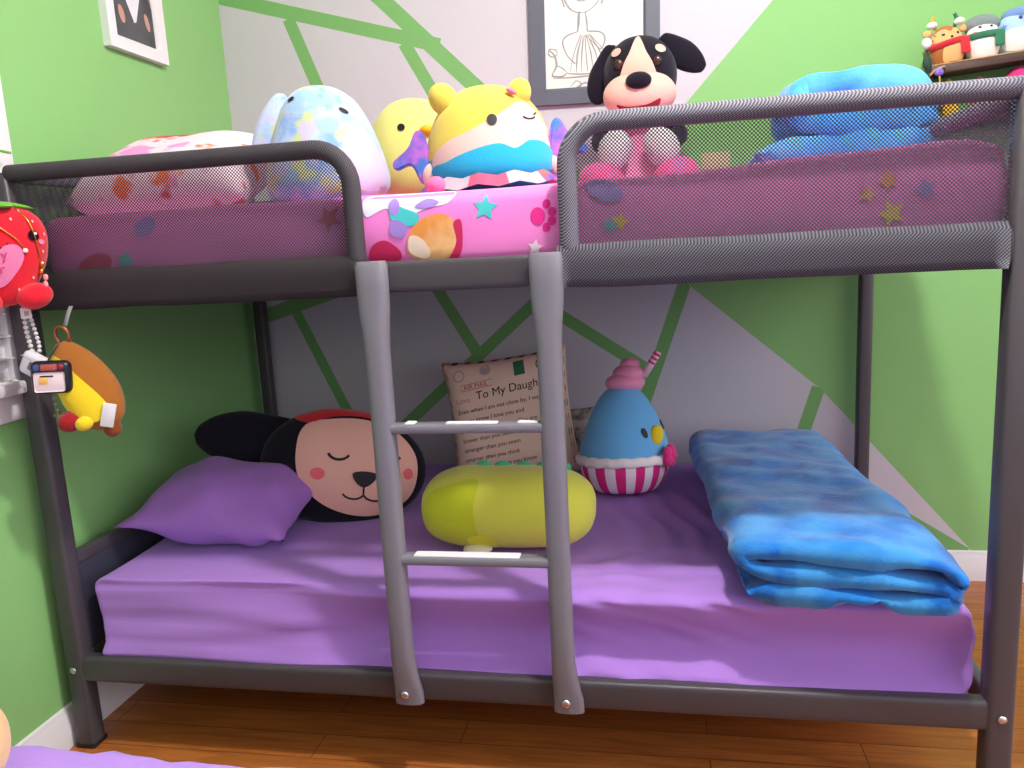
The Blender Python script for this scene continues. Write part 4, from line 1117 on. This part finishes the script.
# white bead strands and rosary hanging beside the post
M_bead = mat('white_bead', (226, 222, 220), .3, .5)
def beads(name, pts, r, m, label, cat, group=None, gap=1.0):
    t = thing(name, pts[0], label, cat, group); pth = catmull(pts, 40)
    bm = bmn(); add_tube(bm, pts, r * .25, 6, 6); part('cord', bm, mat('cord_grey', (150, 140, 136), .7), t)
    acc = 0; last = pth[0]; first = None
    for q in pth[1:]:
        acc += (q - last).length; last = q
        if acc >= 2 * r * gap:
            acc = 0
            if first is None: first = part('bead', ell(r, r, r, T(*q), n=12), m, t); f0 = q
            else:
                c = first.copy(); COL.objects.link(c); c.parent = t; c.location = first.location + (q - f0)
    return t
beads('bead_strand', [(.058, -.064, 1.07), (.056, -.066, 1.02), (.066, -.068, .96), (.07, -.068, .935)], .0048, M_bead, 'white bead strand hanging left of the post, the longer left strand', 'beads', 'white bead strands')
beads('bead_strand', [(.062, -.062, 1.072), (.07, -.062, 1.03), (.08, -.064, .985), (.078, -.064, .965)], .0045, M_bead, 'white bead strand hanging nearest the post, the shorter right strand', 'beads', 'white bead strands')
t = beads('rosary', [(.088, -.06, .93), (.084, -.058, .90), (.088, -.056, .87), (.093, -.054, .84), (.095, -.054, .815)], .0034, mat('rosary_bead', (190, 176, 160), .35), 'rosary with a small cross hanging on the bed post', 'rosary', None, 1.9)
bm = bmn(); add_box(bm, (.0905, -.056, .800), (.0955, -.051, .842), .001); add_box(bm, (.080, -.056, .823), (.106, -.051, .828), .001); part('cross', bm, mat('cross_bronze', (150, 130, 104), .35, metal=.7), t, smooth='auto')
o = part('paper_tag', add_box(bmn(), (.068, -.088, 1.040), (.094, -.0865, 1.062), .0006, 1), mat('tag_white', (240, 238, 236), .6), Sx, smooth='auto'); bm = bmn(); add_tube(bm, [(.078, -.088, 1.06), (.074, -.098, 1.085)], .0012, 6, 0); part('tag_string', bm, M_trim, Sx); part('tag_print', add_box(bmn(), (.078, -.0889, 1.046), (.089, -.0882, 1.056), .0002, 1), mat('print_grey', (190, 166, 156), .8), o, smooth=False)

# brown plush purse on a key ring under the upper rail
HB = T(.176, -.062, .895) @ R('Y', -27) @ R('Z', 38) @ Matrix.Scale(.9, 4)
M_cocoa = plush('cocoa_plush', (160, 98, 40)); M_yl = plush('mustard_yellow_plush', (236, 206, 40))
hb2 = lathe([(-.118, 0), (-.112, .026), (-.085, .05), (-.03, .063), (.03, .056), (.075, .040), (.105, .020), (.115, 0)], HB, n=36, sx=1, sy=.62, amp=.002)
htree = bvh(hb2)
H = obj('plush_pendant', hb2, M_cocoa, loc=(.185, -.055, .78)); tag(H, 'brown and yellow plush hanging from the upper bed rail on a ring', 'plush toy')
HF = HB
decal('yellow_front', [(-.030, .098), (-.055, .03), (-.064, -.03), (-.058, -.080), (-.02, -.095), (.022, -.088), (.012, -.04), (-.006, .02), (-.018, .07)], htree, HF, M_yl, H, .01, .001, .006)
part('yellow_nub', ell(.02, .018, .017, HB @ T(-.045, -.025, -.085)), M_yl, H)
part('red_nub', ell(.026, .022, .024, HB @ T(-.070, -.01, -.065)), plush('nub_red', (150, 30, 34)), H)
part('brown_nub', ell(.02, .018, .02, HB @ T(.0, .0, -.122)), plush('nub_brown', (130, 66, 30)), H)
bm = bmn(); add_box(bm, (-.013, -.003, -.026), (.013, .003, .026), .002, M=T(.240, -.088, .832) @ R('Y', 18) @ R('Z', 30)); part('white_label', bm, M_trim, H, 'white fabric label', smooth='auto')
bm = bmn(); add_sweep(bm, [V((.136 + .016 * math.cos(2 * PI * k / 24), -.06 - .004 * math.sin(2 * PI * k / 24), 1.0 + .02 * math.sin(2 * PI * k / 24))) for k in range(24)], circ(.0032, 8), closed=True, up=(0, 1, 0)); part('key_ring', bm, mat('copper_ring', (190, 110, 80), .25, metal=.9), H)
bm = bmn(); add_sweep(bm, [(.137, -.05, 1.018), (.137, -.034, 1.046), (.137, -.024, 1.058)], sq(.005, .002, 10, 3)); part('strap', bm, mat('strap_grey', (150, 150, 150), .7), H)

# two little earphone cases clipped beside it
def case(name, M, w_, h_, d_, m, label):
    bm = bmn(); add_box(bm, (-w_ / 2, -d_ / 2, -h_ / 2), (w_ / 2, d_ / 2, h_ / 2), min(w_, h_, d_) * .42, 5, M=M); o = obj(name, bm, m, loc=M.translation); return tag(o, label, 'earphone case', 'earphone cases on the bed post')
CW = T(.084, -.085, .940) @ R('Y', 28)
o = case('earphone_case', CW, .062, .052, .026, mat('case_white', (226, 226, 230), .3), 'white earphone case tilted behind the dark camera styled case')
bm = bmn(); add_box(bm, (-.007, -.0142, -.009), (.007, -.0128, .009), .002, M=CW @ R('Y', 8)); part('logo_plate', bm, mat('logo_grey', (120, 122, 128), .4), o, smooth='auto')
bm = bmn(); add_box(bm, (-.032, -.0132, .0115), (.032, .0132, .0125), .0003, 1, M=CW); part('lid_seam', bm, mat('seam_grey', (150, 150, 156), .5), o, smooth='auto')
CB = T(.150, -.122, .921) @ R('Y', 4) @ R('Z', 34)
o = case('earphone_case', CB, .074, .068, .030, mat('case_navy', (26, 26, 38), .4), 'dark earphone case with a camera styled front, pale panel and red stripe')
bm = bmn(); add_box(bm, (-.031, -.0165, -.028), (.024, -.0145, .012), .004, M=CB); f = part('pale_panel', bm, mat('panel_pale', (226, 206, 206), .5), o, smooth='auto')
bm = bmn(); add_box(bm, (-.022, -.0178, -.012), (-.006, -.0163, .002), .001, M=CB); part('yellow_badge', bm, mat('badge_yellow', (230, 180, 90), .5), f, smooth='auto')
bm = bmn(); add_box(bm, (-.020, -.0178, .003), (.004, -.0163, .006), .0005, M=CB); part('dark_line', bm, M_ink, f, smooth='auto')
bm = bmn(); add_box(bm, (-.018, -.0165, .016), (.012, -.0145, .029), .002, M=CB); part('red_band', bm, mat('band_red', (170, 84, 76), .5), o, smooth='auto')
bm = bmn(); add_box(bm, (-.031, -.0165, .016), (-.020, -.0145, .029), .002, M=CB); part('blue_band', bm, mat('band_blue', (60, 80, 130), .5), o, smooth='auto')
part('button', lathe([(0, 0), (0, .006), (.003, .006), (.004, 0)], CB @ T(.018, -.0145, .0225) @ R('X', 90), n=16, sub=1), mat('button_red', (150, 40, 50), .3), o)
for (x0, z0), (x1, z1), lab in (((.1, .962), (.128, .996), ''),):
    bm = bmn(); add_tube(bm, [(.130, -.105, .950), (.132, -.080, .975), (.135, -.062, .988)], .002, 8, 5); part('strap', bm, mat('strap_dark', (50, 44, 44), .6), o)

# ------------------------------------------------------------------ second bed in the foreground
FB = thing('bed', (.95, -1.1, 0), 'low foreground bed under a lavender bedspread', 'bed')
def df(p, n):
    o = V((0, 0, 0))
    if n.z > .3 or n.y > .3: o += n * (.008 * noise.noise(V((p.x * 9, p.y * 9, p.z * 9))) + .006 * noise.noise(V((p.x * 24, p.y * 14, 3))))
    return o
part('bedspread', soft_box((.0, -1.58, .16), (1.9, -.624, .462), .03, .03, df), mat('lavender_bedspread', (176, 138, 222), .85, .15, sheen=.15), FB)
for x in (.06, 1.84):
    for y in (-1.5, -.72):
        bm = bmn(); add_box(bm, (x - .03, y - .03, 0), (x + .03, y + .03, .18), .004); part('leg', bm, M_metal, FB, smooth='auto')
def dc(p, n): return n * (.006 * noise.noise(V((p.x * 12, p.y * 12, p.z * 12))))
o = obj('folded_cloth', soft_box((.25, -1.0, .464), (.52, -.80, .483), .01, .02, dc), mat('orange_red_cloth', (214, 90, 66), .85, vary=[(230, 130, 90)], vscale=14), loc=(.34, -.8, .45)); tag(o, 'folded orange red cloth at the far edge of the foreground bed', 'cloth')
b = ell(.062, .062, .072, T(.470, -.75, .462 + .072), n=28)
o = obj('plush_ball', b, plush('tan_ball_plush', (222, 184, 130)), loc=(.470, -.75, .462)); tag(o, 'rounded tan plush on the foreground bed at the left', 'plush toy')

# ------------------------------------------------------------------ light, world, camera
glow = bpy.data.materials.new('lamp_globe_glow'); glow.use_nodes = True
gt = NT(glow); gb = gt.n['Principled BSDF']; gb.inputs['Emission Color'].default_value = (1, .97, .93, 1); gb.inputs['Emission Strength'].default_value = LAMP if 'LAMP' in globals() else 860.0
part('lamp_globe', ell(.062, .062, .055, T(LX, LY, ZC - .10)), glow, lampt)

wd = bpy.data.worlds.new('room_ambient'); S.world = wd; wd.use_nodes = True
bg = wd.node_tree.nodes['Background']; bg.inputs[0].default_value = (.97, .93, 1.0, 1)
wt = NT(wd); wc = wt.new('ShaderNodeTexCoord'); ws = wt.new('ShaderNodeSeparateXYZ'); wt.link(wc.outputs['Generated'], ws.inputs[0])
side = wt.math('MULTIPLY', wt.math('MAXIMUM', ws.outputs[0], 0.0), 2.2)
wr = wt.new('ShaderNodeMapRange'); wr.inputs[1].default_value = -.05; wr.inputs[2].default_value = .16; wr.inputs[3].default_value = .10; wr.inputs[4].default_value = 1.0; wt.link(ws.outputs[2], wr.inputs[0])
wt.link(wt.math('MULTIPLY', wt.math('ADD', side, .86), wr.outputs[0]), bg.inputs[1])     # the unseen room: brighter walls to the right, dark floor

cam_d = bpy.data.cameras.new('camera'); cam = bpy.data.objects.new('camera', cam_d); COL.objects.link(cam); S.camera = cam
f_, cx, cy, cz, pi_, ya, ro = 789.18, 1.3736, -1.5253, 1.1347, .1721, .1869, -.0531
cam_d.sensor_fit = 'HORIZONTAL'; cam_d.sensor_width = 36; cam_d.lens = f_ * 36 / 1024; cam_d.clip_start = .02
fw = V((-math.sin(ya) * math.cos(pi_), math.cos(ya) * math.cos(pi_), -math.sin(pi_))); r_ = V((math.cos(ya), math.sin(ya), 0)); u_ = r_.cross(fw)
r2 = r_ * math.cos(ro) + u_ * math.sin(ro); u2 = u_ * math.cos(ro) - r_ * math.sin(ro)
mw = Matrix((r2, u2, -fw)).transposed().to_4x4(); mw.translation = (cx, cy, cz); cam.matrix_world = mw

vs = S.view_settings
S.display_settings.display_device = 'sRGB'
vs.view_transform = 'Standard'; vs.look = 'None'; vs.gamma = 1; vs.use_curve_mapping = False; vs.exposure = 0.08
S.cycles.max_bounces = 8; S.cycles.transparent_max_bounces = 24
